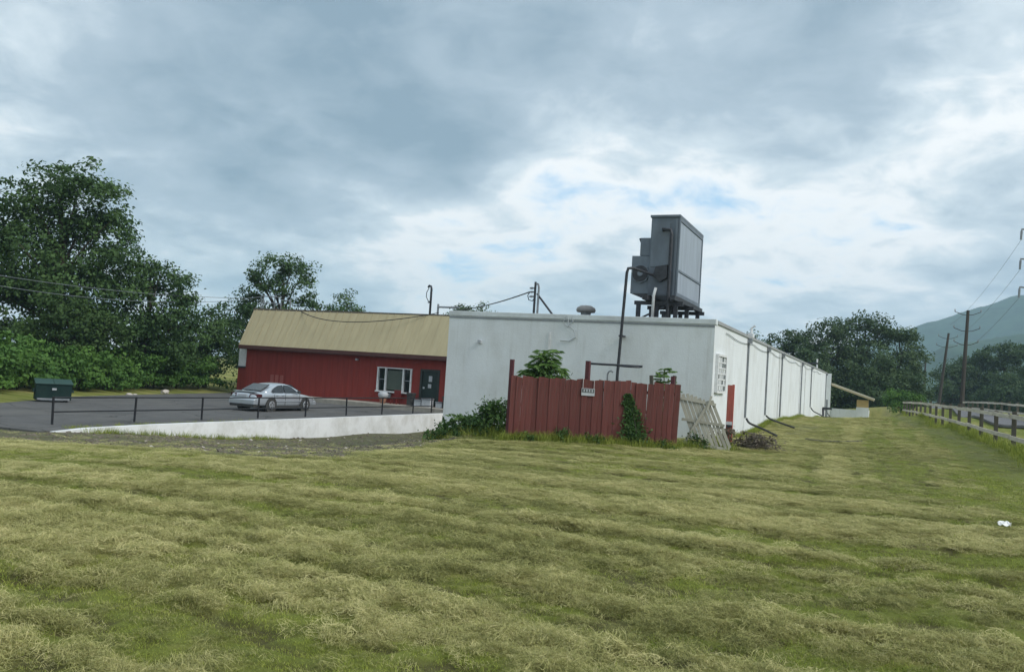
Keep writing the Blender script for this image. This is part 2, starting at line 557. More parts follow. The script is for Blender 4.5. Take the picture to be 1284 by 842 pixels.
def hay(x, y):
    """how much cut, dried grass lies at a point: 0 .. 1"""
    st = swath(x, y)
    cl = fbm(x * 4.4, y * 4.4, 3, 33)
    big = fbm(x * 0.22 + 3, y * 0.22, 3, 41)
    v = 0.26 * st + 0.52 * cl + 0.5 * (big - 0.5)
    side = np.clip((x - (0.2 + 0.03 * y)) / 1.6, 0, 1)          # greener strip towards the path
    left = np.clip((-x - 9.5) / 6, 0, 1) * 0.06
    return np.clip((v - 0.26 - 0.12 * side - left) / 0.18, 0, 1)


def pocket(x, y):
    """narrow hollows between the swaths whose shade is put into the ground colour"""
    st = swath(x, y)
    st2 = streaks(x, y, 6.5, 2.2, 61)
    m = fbm(x * 0.5, y * 0.5, 2, 63)
    return np.clip((0.44 - st2 + 0.13 * (0.35 - st) + 0.12 * (m - 0.5)) / 0.05, 0, 1) * (1 - np.clip((x - 1.0) / 2, 0, .85))


def dirtf(x, y):
    """bare ground: slope to the retaining wall, the track edge by the path, foot of the wall"""
    n = fbm(x * 0.55, y * 0.55, 4, 77) - 0.5
    # slope on the left, its edge given as distance over bearing
    be = np.degrees(np.arctan2(-x, np.maximum(y, .1)))
    di = np.hypot(x, y)
    ed = np.interp(be, [26.0, 28, 31.7, 35.4, 40, 45.3, 50, 55, 62], [25.2, 24.0, 19.6, 16.2, 15.3, 18.2, 20.4, 25.0, 27])
    d1 = np.clip((di - ed + n * 2.6) / 1.1, 0, 1) * (be > 25.5) * (x > -24.5) * (y < 60)
    d1 = np.maximum(d1, np.clip((di - ed + n * 3) / 1.2, 0, 1) * (x <= -21) * (x > -34) * (y < 19))
    # dark verge by the path fence
    fx = np.interp(y, [0, 14, 29, 58, 95], [4.3, 4.0, 3.3, 1.9, 1.2])
    d2 = np.clip(1 - np.abs(x - fx + 0.75 + n * 1.0) / 0.75, 0, 1) * np.clip((y - 16) / 12, 0, 1) * 0.5
    d3 = np.clip(1 - np.abs(x + 3.2 + n) / 1.4, 0, 1) * np.clip((n + 0.1) * 5, 0, 1) * (y > 28) * (y < 70) * 0.7
    return np.clip(np.maximum(np.maximum(d1, d2), d3), 0, 1)


def axis_lines(lo, hi, fine_lo, fine_hi, step, grow, maxstep):
    a = list(np.arange(fine_lo, fine_hi + 1e-6, step))
    s, p = step, a[-1]
    while p < hi:
        s = min(s * grow, maxstep) if p < 120 else s * 1.25
        p += s
        a.append(p)
    s, p = step, a[0]
    b = []
    while p > lo:
        s = min(s * grow, maxstep) if p > -120 else s * 1.25
        p -= s
        b.append(p)
    return np.array(b[::-1] + a)


gx = axis_lines(-2450, 2450, -9, 3.5, 0.10, 1.03, 2.0)
gy = axis_lines(-300, 2450, 3.0, 17, 0.10, 1.025, 2.0)
gx[0], gx[-1] = max(gx[0], -2500), min(gx[-1], 2500)
gy[0], gy[-1] = max(gy[0], -400), min(gy[-1], 2600)
GX, GY = np.meshgrid(gx, gy)
GZ = terrain(GX, GY)
HAYG = hay(GX, GY)
DIRTG = dirtf(GX, GY)
POCK = pocket(GX, GY) * np.interp(np.hypot(GX, GY), [20, 35], [1, 0])
ROWG = swath(GX, GY)
nearf = np.interp(np.hypot(GX, GY), [9, 15, 30, 70], [1.0, .5, .4, 0])
GZ = GZ - .03 + nearf * ((fbm(GX * 1.9, GY * 1.9, 3, 3) - 0.5) * 0.05 + (fbm(GX * 4.6, GY * 4.6, 2, 9) - .5) * (.03 + HAYG * .05) * (1 - DIRTG) + ((ROWG - .5) * .035 - POCK * .03) * (1 - DIRTG)
                   + (fbm(GX * 0.5, GY * 0.5, 2, 13) - 0.5) * 0.05)
nx, ny = len(gx), len(gy)
verts = np.stack([GX.ravel(), GY.ravel(), GZ.ravel()], 1)
ii = (np.arange(ny - 1)[:, None] * nx + np.arange(nx - 1)[None, :]).ravel()
faces = np.stack([ii, ii + 1, ii + nx + 1, ii + nx], 1)
me = bpy.data.meshes.new('ground')
me.vertices.add(len(verts))
me.vertices.foreach_set('co', verts.ravel())
me.loops.add(faces.size)
me.loops.foreach_set('vertex_index', faces.ravel())
me.polygons.add(len(faces))
me.polygons.foreach_set('loop_start', np.arange(len(faces)) * 4)
me.update(calc_edges=True)
me.polygons.foreach_set('use_smooth', np.ones(len(faces), bool))
at_ = me.attributes.new('hay', 'FLOAT', 'POINT')
at_.data.foreach_set('value', HAYG.ravel().astype(np.float32))
at_ = me.attributes.new('bare', 'FLOAT', 'POINT')
at_.data.foreach_set('value', DIRTG.ravel().astype(np.float32))


at_ = me.attributes.new('pocket_shade', 'FLOAT', 'POINT')
at_.data.foreach_set('value', POCK.ravel().astype(np.float32))


def ground_mat():
    m = bpy.data.materials.new('lawn_ground')
    m.use_nodes = True
    t = m.node_tree
    p = t.nodes['Principled BSDF']
    p.inputs['Roughness'].default_value = 0.95
    p.inputs['Specular IOR Level'].default_value = 0.1
    c = N(t, 'ShaderNodeTexCoord')
    n1 = N(t, 'ShaderNodeTexNoise', i_Scale=0.7, i_Detail=8.0, i_Roughness=0.7)
    n2 = N(t, 'ShaderNodeTexNoise', i_Scale=22.0, i_Detail=6.0, i_Roughness=0.7)
    n3 = N(t, 'ShaderNodeTexNoise', i_Scale=3.0, i_Detail=8.0, i_Roughness=0.7)
    for n in (n1, n2, n3):
        L(t, c.outputs['Object'], n.inputs['Vector'])
    green = ramp(t, n1.outputs[0], [(0.3, (0.13, 0.16, 0.03)), (0.7, (0.21, 0.235, 0.055))])
    tan = ramp(t, n3.outputs[0], [(0.3, (0.24, 0.23, 0.075)), (0.7, (0.42, 0.39, 0.145))])
    ah = N(t, 'ShaderNodeAttribute', attribute_name='hay')
    ab = N(t, 'ShaderNodeAttribute', attribute_name='bare')
    hf = mathn(t, 'MULTIPLY', ah.outputs['Fac'], mathn(t, 'ADD', n2.outputs[0], 0.35), True)
    o = mixc(t, hf, green, tan)
    o = mixc(t, mathn(t, 'MULTIPLY', n2.outputs[0], 0.4), o, (0.07, 0.07, 0.025))
    at2 = N(t, 'ShaderNodeAttribute', attribute_name='pocket_shade')
    o = mixc(t, mathn(t, 'MULTIPLY', at2.outputs['Fac'], 0.9), o, (0.085, 0.078, 0.034))  # dark brown painted into the hollows in place of their shade
    dirt = ramp(t, n3.outputs[0], [(0.34, (0.060, 0.054, 0.044)), (0.46, (0.125, 0.112, 0.088)), (0.54, (0.105, 0.115, 0.052)), (0.60, (0.17, 0.155, 0.11)), (0.72, (0.25, 0.225, 0.175))])
    bf = mathn(t, 'MULTIPLY', ab.outputs['Fac'], mathn(t, 'ADD', mathn(t, 'MULTIPLY', n3.outputs[0], 1.6), 0.15), True)
    o = mixc(t, bf, o, dirt)
    L(t, o, p.inputs['Base Color'])
    b = N(t, 'ShaderNodeBump', i_Strength=0.7, i_Distance=0.03)
    L(t, n2.outputs[0], b.inputs['Height'])
    L(t, b.outputs[0], p.inputs['Normal'])
    return m


me.materials.append(ground_mat())
ground = bpy.data.objects.new('ground', me)
COL.objects.link(ground)
tag(ground, kind='structure')


def ground_surface(x, y):
    """height of the ground mesh itself (with its bumps)"""
    x = np.asarray(x, float)
    y = np.asarray(y, float)
    i = np.clip(np.searchsorted(gx, x) - 1, 0, nx - 2)
    j = np.clip(np.searchsorted(gy, y) - 1, 0, ny - 2)
    fx = (x - gx[i]) / (gx[i + 1] - gx[i])
    fy = (y - gy[j]) / (gy[j + 1] - gy[j])
    return ((GZ[j, i] * (1 - fx) + GZ[j, i + 1] * fx) * (1 - fy) + (GZ[j + 1, i] * (1 - fx) + GZ[j + 1, i + 1] * fx) * fy)


def gs(x, y):
    return float(ground_surface(np.array([x]), np.array([y]))[0])


# parking lot slab
lot = MB()
lot.prism([(-23.42, 17.6), (-23.42, 47.4), (-44.0, 50.5), (-43.0, 46), (-41.0, 38), (-38.8, 31), (-36.6, 27.5), (-34.6, 24), (-31.0, 18.6), (-28.5, 17.2)], 'z', -1.5, -0.90)
tag(lot.build('parking_lot', M_ASPH), kind='structure')
# paved path beyond the split rail fence
pm = MB()
ys = list(np.linspace(8, 130, 60))
for i, yv in enumerate(ys):
    xc = np.interp(yv, [8, 29, 58, 95, 130], [8.0, 7.3, 6.1, 5.5, 5.2])
    for dx in (-1.05, 1.05):
        pm.v.append((xc + dx, yv, gz(xc + dx, yv) + 0.015))
for i in range(len(ys) - 1):
    a = 2 * i
    pm.f.append((a, a + 1, a + 3, a + 2))
pth = pm.build('path', M_ROAD)
tag(pth, kind='structure')
sm = pth.modifiers.new('thick', 'SOLIDIFY')
sm.thickness = 0.12
# ------------------------------------------------------------------ hills
def hill(name, x0, x1, ycen, prof, depth, m, seed):
    n, k = 160, 40
    xs = np.linspace(x0, x1, n)
    vs_, fs_ = [], []
    for j in range(k + 1):
        tt = j / k
        for i, xv in enumerate(xs):
            h = np.interp(xv, [p[0] for p in prof], [p[1] for p in prof])
            s = sin(pi * tt) ** 1.15
            nzv = float(fbm(np.array([xv * 0.006]), np.array([tt * 5.0]), 5, seed)[0]) - 0.5
            f2 = float(fbm(np.array([xv * 0.09]), np.array([tt * 60.0]), 3, seed + 9)[0]) - 0.5
            vs_.append((xv, ycen + (tt - 0.5) * depth + nzv * 60, -3 + s * (h * (1 + 0.14 * nzv) + f2 * 9)))
    for j in range(k):
        for i in range(n - 1):
            a = j * n + i
            fs_.append((a, a + 1, a + n + 1, a + n))
    b = MB()
    b.v, b.f = vs_, fs_
    return tag(b.build(name, m, smooth=True), kind='structure')


M_HILL = mat('forest_hill', (0.035, 0.07, 0.04), 1.0, 0.5, 0.045, bump=0.6, bscale=0.1, dirt=(0.06, 0.10, 0.045), dirt_amt=0.7, dirt_scale=0.012)
hill('mountain_ridge', -500, 1500, 2000, [(-500, 20), (-150, 70), (20, 150), (110, 184), (210, 222), (300, 252), (420, 270), (800, 270), (1500, 190)], 760, M_HILL, 3)
hill('forest_hill', -100, 900, 1150, [(-100, 5), (20, 40), (70, 75), (150, 92), (260, 110), (500, 130), (900, 90)], 420, M_HILL, 8)

# ------------------------------------------------------------------ white building
WX0, WX1, WY0, WY1, WZ = -15.0, -5.12, 27.75, 88.0, 4.0
wb = thing('white_building', 'long flat-roofed white painted block building with grey downspouts along its side', 'building', ((WX0 + WX1) / 2, (WY0 + WY1) / 2, 0))
OX, OY = (WX0 + WX1) / 2, (WY0 + WY1) / 2


def wpart(mb, name, m, smooth=False, parent=None, bevel=0):
    mb.v = [(v[0] - OX, v[1] - OY, v[2]) for v in mb.v]
    return mb.build(name, m, parent or wb, smooth=smooth, bevel=bevel)


wpart(MB().box(WX0, WX1, WY0, WY0 + .3, -2.3, 3.82), 'front_wall', M_WHITE)
wpart(MB().box(WX1 - .3, WX1, WY0 + .302, WY1, -2.3, 3.86), 'side_wall', M_WHITE)
wpart(MB().box(WX0, WX0 + .3, WY0 + .302, WY1, -2.3, 3.86), 'side_wall', M_WHITE)
wpart(MB().box(WX0 + .302, WX1 - .302, WY1 - .3, WY1, -2.3, 3.86), 'rear_wall', M_WHITE)
wpart(MB().box(WX0 + .31, WX1 - .31, WY0 + .31, WY1 - .31, 3.5, 3.7), 'roof_deck', mat('roof_felt', (0.2, 0.2, 0.2), 0.9))
cp = MB()
cp.box(WX0 - .03, WX1 + .03, WY0 - .035, WY0 + .33, 3.822, 4.0)
wpart(cp, 'coping', mat('coping_white', (0.66, 0.70, 0.71), 0.7, 0.06, 3, dirt=(0.4, 0.41, 0.4), dirt_amt=0.5), bevel=0.012)
cp = MB()
cp.box(WX1 - .33, WX1 + .05, WY0 + .34, WY1 + .03, 3.862, 3.985)
wpart(cp, 'coping', mat('coping_grey', (0.32, 0.33, 0.33), 0.7, 0.1, 3), bevel=0.012)
# grey strip added to stand for the shade line under the front coping
wpart(MB().box(WX0, WX1 - .002, WY0 - .018, WY0 - .002, 3.74, 3.79), 'coping_shade_strip', M_GREYMETAL)
# downspouts with black hoses at their feet
SP = [(35.1, .62), (41.4, .62), (47.7, .42), (60.0, .35), (68.4, .75), (86.6, .3)]
hose_end = {0: [(-5.02, 35.1, .60), (-4.9, 35.0, .42), (-4.4, 34.6, .30), (-3.7, 34.2, None)],
            1: [(-5.02, 41.4, .60), (-4.85, 41.3, .47), (-4.3, 40.6, .35), (-3.6, 40.0, None)],
            4: [(-5.02, 68.4, .72), (-4.8, 68.1, .45), (-4.2, 67.4, .25), (-3.4, 66.6, None)],
            5: [(-5.02, 86.6, .32), (-4.8, 86.2, .05), (-4.2, 85.2, None), (-3.6, 84.4, None)]}
for i, (y, z0) in enumerate(SP):
    d = wpart(MB().box(WX1 + .006, WX1 + .08, y - .045, y + .045, z0, 3.80), 'downspout', M_GREYMETAL, bevel=0.01)
    hd = MB().box(WX1 + .003, WX1 + .17, y - .14, y + .14, 3.66, 3.86)
    hd.v = [(v[0] - OX, v[1] - OY, v[2]) for v in hd.v]
    o = hd.build('hopper', M_GREYMETAL, d)
    if i in hose_end:
        pts = [(x, yy, (gs(x, yy) + .05) if z is None else max(z, gs(x, yy) + .05)) for x, yy, z in hose_end[i]]
        # smooth
        P = []
        for a, b in zip(pts[:-1], pts[1:]):
            for k in range(4):
                P.append(tuple(Vector(a).lerp(Vector(b), k / 4)))
        P.append(pts[-1])
        for _ in range(2):
            P = [P[0]] + [tuple((Vector(P[j - 1]) + Vector(P[j]) * 2 + Vector(P[j + 1])) / 4) for j in range(1, len(P) - 1)] + [P[-1]]
        hz = MB().tube(P, .045, 8)
        hz.v = [(v[0] - OX, v[1] - OY, v[2]) for v in hz.v]
        hz.build('hose', M_BLACK, d, smooth=True)
for y in (46.6, 59.0, 63.0):
    wpart(MB().tube([(WX1 + .04, y, .3), (WX1 + .04, y, 3.85)], .03, 6), 'conduit', M_TRIMW)
# sagging cable under the coping
P = []
for k in range(61):
    y = WY0 + 2 + k * (80 - 2 - WY0) / 60
    P.append((WX1 + .035, y, 3.70 - .13 * abs(sin((y - 30) * pi / 6.3))))
wpart(MB().tube(P, .012, 5), 'cable', M_WIREP)
# steel window with many small panes near the corner
win = wpart(MB().box(WX1 + .002, WX1 + .045, 28.22, 29.78, 1.66, 2.82), 'window', mat('window_void', (0.03, 0.033, 0.035), 0.6))
fr = MB()
for y in (28.2, 29.8):
    fr.box(WX1 + .003, WX1 + .10, y - .05, y + .05, 1.6, 2.88)
for z in (1.62, 2.86):
    fr.box(WX1 + .004, WX1 + .101, 28.251, 29.749, z - .04, z + .04)
for k in range(1, 4):
    y = 28.25 + k * 1.5 / 4
    fr.box(WX1 + .046, WX1 + .08, y - .022, y + .022, 1.661, 2.819)
for k in range(1, 6):
    z = 1.66 + k * 1.16 / 6
    fr.box(WX1 + .046, WX1 + .079, 28.252, 29.748, z - .022, z + .022)
fr.v = [(v[0] - OX, v[1] - OY, v[2]) for v in fr.v]
fr.build('window_frame', M_TRIMW, win)
for a in range(4):
    for b in range(6):
        y0 = 28.25 + a * .375 + .024
        z0 = 1.66 + b * .1933 + .024
        g = MB().box(0, .012, 0, .327, 0, .145)
        o = g.build('pane', M_PANEW if random.random() < .55 else M_PANEG, win)
        o.location = (WX1 + .052 - OX, y0 - OY, z0)
# small fittings on the front wall
wpart(MB().box(-13.72, -13.58, WY0 - .10, WY0 - .003, 2.83, 2.95), 'wall_lamp', M_PALEPLASTIC, bevel=.01)
wpart(MB().box(-10.95, -10.87, WY0 - .035, WY0 - .003, 2.2, 3.35), 'conduit', M_TRIMW)
wpart(MB().tube([(-10.28, WY0 - .03, 3.95), (-10.2, WY0 - .05, 3.6), (-10.0, WY0 - .05, 3.45), (-9.92, WY0 - .04, 3.2), (-10.15, WY0 - .04, 3.06), (-10.5, WY0 - .04, 3.07)], .017, 6), 'cable', M_CABLEW)
wpart(MB().tube([(-10.32, WY0 - .03, 3.95), (-10.42, WY0 - .05, 3.72), (-10.25, WY0 - .05, 3.55), (-10.05, WY0 - .05, 3.75), (-10.1, WY0 - .03, 3.95)], .015, 6), 'cable', M_CABLEW)
# rear return of the side wall by the lean-to
wpart(MB().box(WX1 + .003, WX1 + .42, WY1 - .25, WY1 + .2, -1.0, 3.9), 'pilaster', M_WHITE)


# ------------------------------------------------------------------ things on the white roof
# mushroom vent
t = thing('roof_vent', 'round mushroom vent cap on the white roof', 'vent', (-10.95, 31.6, 3.7))
MB().tube([(0, 0, 0), (0, 0, .82)], .2, 16).build('vent_neck', M_GREYMETAL, t, smooth=False)
MB().tube([(0, 0, .72), (0, 0, .80), (0, 0, .90), (0, 0, .98), (0, 0, 1.0)], [.36, .39, .36, .22, .05], 20).build('vent_cap', mat('vent_cap_metal', (0.28, 0.27, 0.26), 0.6, 0.2, 4), t, smooth=True)
# service mast with brace
t = thing('service_mast', 'steel service mast with diagonal brace and insulators on the white roof', 'mast', (-14.2, 34.0, 3.7))
MB().tube([(0, 0, 0), (0, 0, 2.2)], .055, 8).build('mast_pipe', M_DARKMETAL, t)
MB().tube([(.17, 0, 0), (.17, 0, 1.95), (.13, 0, 2.1), (.02, 0, 2.12)], .05, 8).build('mast_pipe', M_GREYMETAL, t)
MB().tube([(.1, 0, 1.68), (1.0, .1, .62), (1.3, .1, .1)], .045, 8).build('brace', M_DARKMETAL, t)
for k, z in enumerate((1.55, 1.75, 1.92)):
    MB().tube([(-.06, 0, z), (-.16, 0, z), (-.26, 0, z)], [.03, .05, .03], 8).build('insulator', M_GREYMETAL, t)
MB().tube([(-.24, 0, 1.75), (-.34, 0, 1.6), (-.28, 0, 1.4), (-.1, 0, 1.35), (0, 0, 1.5)], .02, 6).build('drip_loop', M_WIRE, t)
# low pipe on the roof edge
t = thing('roof_pipe', 'low horizontal grey pipe lying on stub legs along the white roof', 'pipe', (-15.6, 40.0, 3.7))
MB().tube([(.6, 0, .80), (4.6, 0, .80)], .06, 8).build('pipe_run', M_GREYMETAL, t)
for x in (.9, 2.6, 4.4):
    MB().box(x - .05, x + .05, -.05, .05, -.3, .76).build('stub_leg', M_GREYMETAL, t)

# evaporative condenser on its steel stand
TX0, TX1, TY0, TY1 = -7.92, -6.92, 29.5, 33.6
TB, TT = 4.93, 7.76
t = thing('cooling_tower', 'tall dark grey metal cooling tower on a steel stand on the white roof', 'cooling tower', (-7.4, 31.5, 3.7))


def tp(mb, name, m, parent=None, bevel=0.0, smooth=False):
    mb.v = [(v[0] + 7.4, v[1] - 31.5, v[2] - 3.7) for v in mb.v]
    return mb.build(name, m, parent or t, bevel=bevel, smooth=smooth)


cas = tp(MB().box(TX0, TX1, TY0, TY1, TB, TT), 'casing', M_TANK, bevel=.015)
# framed pale panels on the long right face
zs = [TB + .10, 5.83, TT - .12]
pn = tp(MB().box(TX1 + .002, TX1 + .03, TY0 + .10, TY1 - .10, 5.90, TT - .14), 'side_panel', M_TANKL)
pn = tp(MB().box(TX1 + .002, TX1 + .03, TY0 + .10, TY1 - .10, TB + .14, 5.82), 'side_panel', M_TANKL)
for (y0, y1, z0, z1) in ((TY0 - .02, TY0 + .09, TB - .02, TT), (TY1 - .09, TY1 + .02, TB - .02, TT), (TY0 + .092, TY1 - .092, 5.825, 5.895), (TY0 + .092, TY1 - .092, TT - .13, TT), (TY0 + .092, TY1 - .092, TB, TB + .13)):
    tp(MB().box(TX1 + .003, TX1 + .06, y0, y1, z0, z1), 'frame_angle', M_TANK)
tp(MB().box(TX0 - .04, TX1 + .065, TY0 - .05, TY1 + .05, TT + .002, TT + .09), 'top_rim', M_TANK, bevel=.01)
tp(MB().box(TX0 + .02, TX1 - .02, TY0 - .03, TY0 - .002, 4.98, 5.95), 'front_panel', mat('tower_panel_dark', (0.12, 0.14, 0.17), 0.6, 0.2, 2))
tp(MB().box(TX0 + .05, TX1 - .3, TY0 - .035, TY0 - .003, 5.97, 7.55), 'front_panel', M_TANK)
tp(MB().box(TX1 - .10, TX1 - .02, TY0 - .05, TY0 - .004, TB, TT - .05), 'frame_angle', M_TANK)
tp(MB().tube([(-7.45, TY0 - .03, 7.3), (-7.45, TY0 - .16, 7.3), (-7.16, TY0 - .16, 7.28), (-7.12, TY0 - .16, 7.1), (-7.12, TY0 - .16, 5.1), (-7.12, TY0 - .16, 4.6), (-7.12, TY0 - .16, 3.75)], .06, 10), 'riser_pipe', M_DARKMETAL, smooth=True)
tp(MB().tube([(-7.66, TY0 - .12, 3.72), (-7.66, TY0 - .12, 4.9), (-7.6, TY0 - .1, 5.2)], .055, 10), 'white_pipe', M_TRIMW, smooth=True)
# louvre wedge on the front
lw = MB()
lw.prism([(-7.62, 5.95), (-7.2, 6.02), (-7.2, 5.55), (-7.45, 5.4), (-7.72, 5.6)], 'y', TY0 - .22, TY0 - .036)
tp(lw, 'louvre', M_DARKMETAL)
# fan housings on the left
tp(MB().box(-8.33, TX0 - .003, TY0 + .15, TY0 + 1.5, 6.40, 7.05), 'fan_box', M_TANK, bevel=.01)
fb = tp(MB().box(-8.60, TX0 - .003, TY0 + .1, TY0 + 2.3, 5.0, 6.38), 'fan_box', M_TANK, bevel=.01)
fr_ = tp(MB().tube([(-8.24, TY0 + .097, 5.72), (-8.24, TY0 + .02, 5.72)], .34, 8), 'fan_ring', M_TANK)
for nm_, ra_, rb_, y_, m_ in (('fan_shade_disc', .30, .28, .018, M_DARKMETAL), ('fan_hub', .11, .09, .016, M_TANK)):  # dark disc stands in for the shade inside the fan duct
    q_ = MB().tube([(-8.24, TY0 + y_, 5.72), (-8.24, TY0 + y_ - (.004 if nm_ == 'fan_shade_disc' else .05), 5.72)], [ra_, rb_], 16)
    q_.v = [(v[0] + 7.4, v[1] - 31.5, v[2] - 3.7) for v in q_.v]
    q_.build(nm_, m_, fr_)
tp(MB().bar((-8.4, TY0 + .3, 7.05), (-8.1, TY0 + .3, 6.38), .06, .06), 'strut', M_DARKMETAL)
# stand
for x in (TX0 + .02, TX1 + .02):
    tp(MB().box(x - .09, x + .09, TY0 - .45, TY1 + .35, 4.74, 4.90), 'beam', M_DARKMETAL)
for y in (TY0 + .15, 31.5, TY1 - .1):
    tp(MB().box(TX0 - .5, TX1 + .28, y - .06, y + .06, 4.60, 4.738), 'cross_beam', M_DARKMETAL)
for x in (TX0 - .35, TX0 + .33, TX1 + .02):
    for y in (TY0 + .15, 31.5, TY1 - .1):
        tp(MB().box(x - .07, x + .07, y - .07, y + .07, 3.7, 4.598), 'leg', M_DARKMETAL)
tp(MB().bar((TX0 - .35, TY0 + .15, 4.05), (TX0 + .6, TY0 + .15, 4.55), .06, .06), 'brace', M_DARKMETAL)
# riser pipe from behind the fence up to the tower
t = thing('supply_pipe', 'thin grey pipe rising from behind the red fence to the cooling tower', 'pipe', (-8.22, 27.35, 0))
MB().tube([(0, 0, .05), (.0, 0, 2.0), (.12, 0, 5.45), (.16, 0, 5.6), (.3, .05, 5.62), (.5, 2.1, 5.65)], .05, 10).build('pipe_run', M_DARKMETAL, t, smooth=True)
for z in (1.2, 3.3):
    MB().box(-.04, .1, .02, .37, z - .03, z + .03).build('bracket', M_DARKMETAL, t)
# small bits on the long parapet
t = thing('parapet_valve', 'pale valve fitting on the long parapet beyond the first downspout', 'fitting', (-5.3, 37.2, 3.985))
MB().tube([(0, 0, 0), (0, 0, .45), (.15, 0, .55)], .05, 8).build('pipe_run', M_TRIMW, t)
MB().box(-.12, .12, -.3, .1, .02, .2).build('valve_body', M_TRIMW, t, bevel=.02)
t = thing('parapet_valve', 'small pale pipe stub on the far end of the long parapet', 'fitting', (-5.25, 76.0, 3.985))
MB().tube([(0, 0, 0), (0, 0, .8)], .07, 8).build('pipe_run', M_TRIMW, t)
MB().box(-.9, .1, -.08, .08, .35, .5).build('valve_body', M_DARKMETAL, t)
# grey valve stand at the far end of the long wall
t = thing('valve_stand', 'dark grey pipe stand against the far end of the long white wall', 'valve stand', (-4.6, 81.0, gs(-4.6, 81.0)))
MB().tube([(0, 0, -.1), (0, 0, 1.9)], .09, 10).build('stand_pipe', M_GREYMETAL, t)
MB().box(-.35, .45, -.12, .12, 1.0, 1.2).build('valve_body', M_DARKMETAL, t)
MB().tube([(-.3, 0, 1.1), (-.25, -.2, .5), (-.45, -.5, -.05)], .1, 8).build('elbow', M_DARKMETAL, t)
MB().box(-.45, .3, -.3, .3, -.3, .38).build('valve_box', M_DARKMETAL, t, bevel=.05)

# ------------------------------------------------------------------ lean-to at the far end
t = thing('lean_to', 'open lean-to shed with sloping pale roof at the far end of the white building', 'shed', (-3.0, 90.5, -.55))


def lp(mb, name, m, bevel=0):
    mb.v = [(v[0] + 3.0, v[1] - 90.5, v[2] + .55) for v in mb.v]
    return mb.build(name, m, t, bevel=bevel)


lp(MB().box(-4.68, -2.34, 88.5, 88.7, -1.0, .52), 'low_wall', M_WHITE)
lp(MB().box(-2.338, -1.2, 88.45, 88.75, -1.0, .80), 'pier', M_WHITE)
lp(MB().box(-2.3, -1.25, 88.47, 88.73, .802, 1.52), 'plywood_panel', M_PLY)
lp(MB().box(-1.4, -1.2, 88.752, 93.5, -1.0, .5), 'side_wall', M_WHITE)
lp(MB().box(-1.42, -1.28, 93.3, 93.5, .502, 1.6), 'post', M_GREYWOOD)
rf = MB()
rf.prism([(-4.66, 2.86), (-.75, 1.60), (-.75, 1.72), (-4.66, 3.0)], 'y', 87.9, 94.0)
lp(rf, 'roof', mat('lean_to_roof', (0.55, 0.50, 0.38), 0.8, 0.12, 1.5))
fs = MB()
fs.prism([(-4.66, 2.74), (-.75, 1.47), (-.75, 1.60), (-4.66, 2.858)], 'y', 87.95, 88.05)
lp(fs, 'fascia', mat('cream_board', (0.58, 0.48, 0.30), 0.8, 0.1, 2))

# ------------------------------------------------------------------ red building
RX0, RX1, RY0, RY1 = -41.6, -16.5, 47.0, 60.0
rb = thing('red_building', 'low red sided building with a steep tan roof beside the parking lot', 'building', (-30, 53, -.9))


def rp(mb, name, m, parent=None, bevel=0, smooth=False):
    mb.v = [(v[0] + 30, v[1] - 53, v[2] + .9) for v in mb.v]
    return mb.build(name, m, parent or rb, bevel=bevel, smooth=smooth)


DX0, DX1, DZ0, DZ1 = -27.15, -25.9, -.6, 1.66
VX0, VX1, VZ0, VZ1 = -30.42, -27.9, .16, 1.63
fw = MB()
fw.box(RX0, VX0, RY0, RY0 + .2, -1.4, 2.9)
fw.box(VX0 + .0005, VX1, RY0, RY0 + .2, -1.4, VZ0)
fw.box(VX0 + .0005, VX1, RY0, RY0 + .2, VZ1, 2.9)
fw.box(VX1 + .0005, DX0, RY0, RY0 + .2, -1.4, 2.9)
fw.box(DX0 + .0005, DX1, RY0, RY0 + .2, DZ1, 2.9)
fw.box(DX0 + .0005, DX1, RY0, RY0 + .2, -1.4, DZ0)
fw.box(DX1 + .0005, RX1, RY0, RY0 + .2, -1.4, 2.9)
rp(fw, 'front_wall', M_RED)
rp(MB().box(RX0 + .001, RX0 + .2, RY0 + .202, RY1, -1.4, 2.9), 'side_wall', M_RED)
rp(MB().box(RX1 - .2, RX1, RY0 + .202, RY1, -1.4, 2.9), 'side_wall', M_RED)
rp(MB().box(RX0 + .001, RX1, RY1, RY1 + .2, -1.4, 2.9), 'rear_wall', M_RED)
for k in range(58):                                    # battens of the siding
    x = RX0 + .15 + k * .43
    if x > RX1 - .1 or VX0 - .2 < x < VX1 + .2 or DX0 - .2 < x < DX1 + .2:
        continue
    rp(MB().box(x - .02, x + .02, RY0 - .014, RY0 - .001, -.9, 2.55), 'batten', M_RED)
# white gable end piece on the left, small shed roof under it
rp(MB().box(RX0 - .9, RX0 - .002, RY0 + .25, RY0 + 2.4, 1.10, 2.45), 'end_panel', M_TRIMW)
rp(MB().box(RX0 - .9, RX0 - .003, RY0 + .26, RY0 + 2.38, -1.3, .98), 'end_bay', M_RED)
rp(MB().box(RX0 - 1.0, RX0 - .001, RY0 + .15, RY0 + 2.5, .985, 1.095), 'end_ledge', M_DARKMETAL)
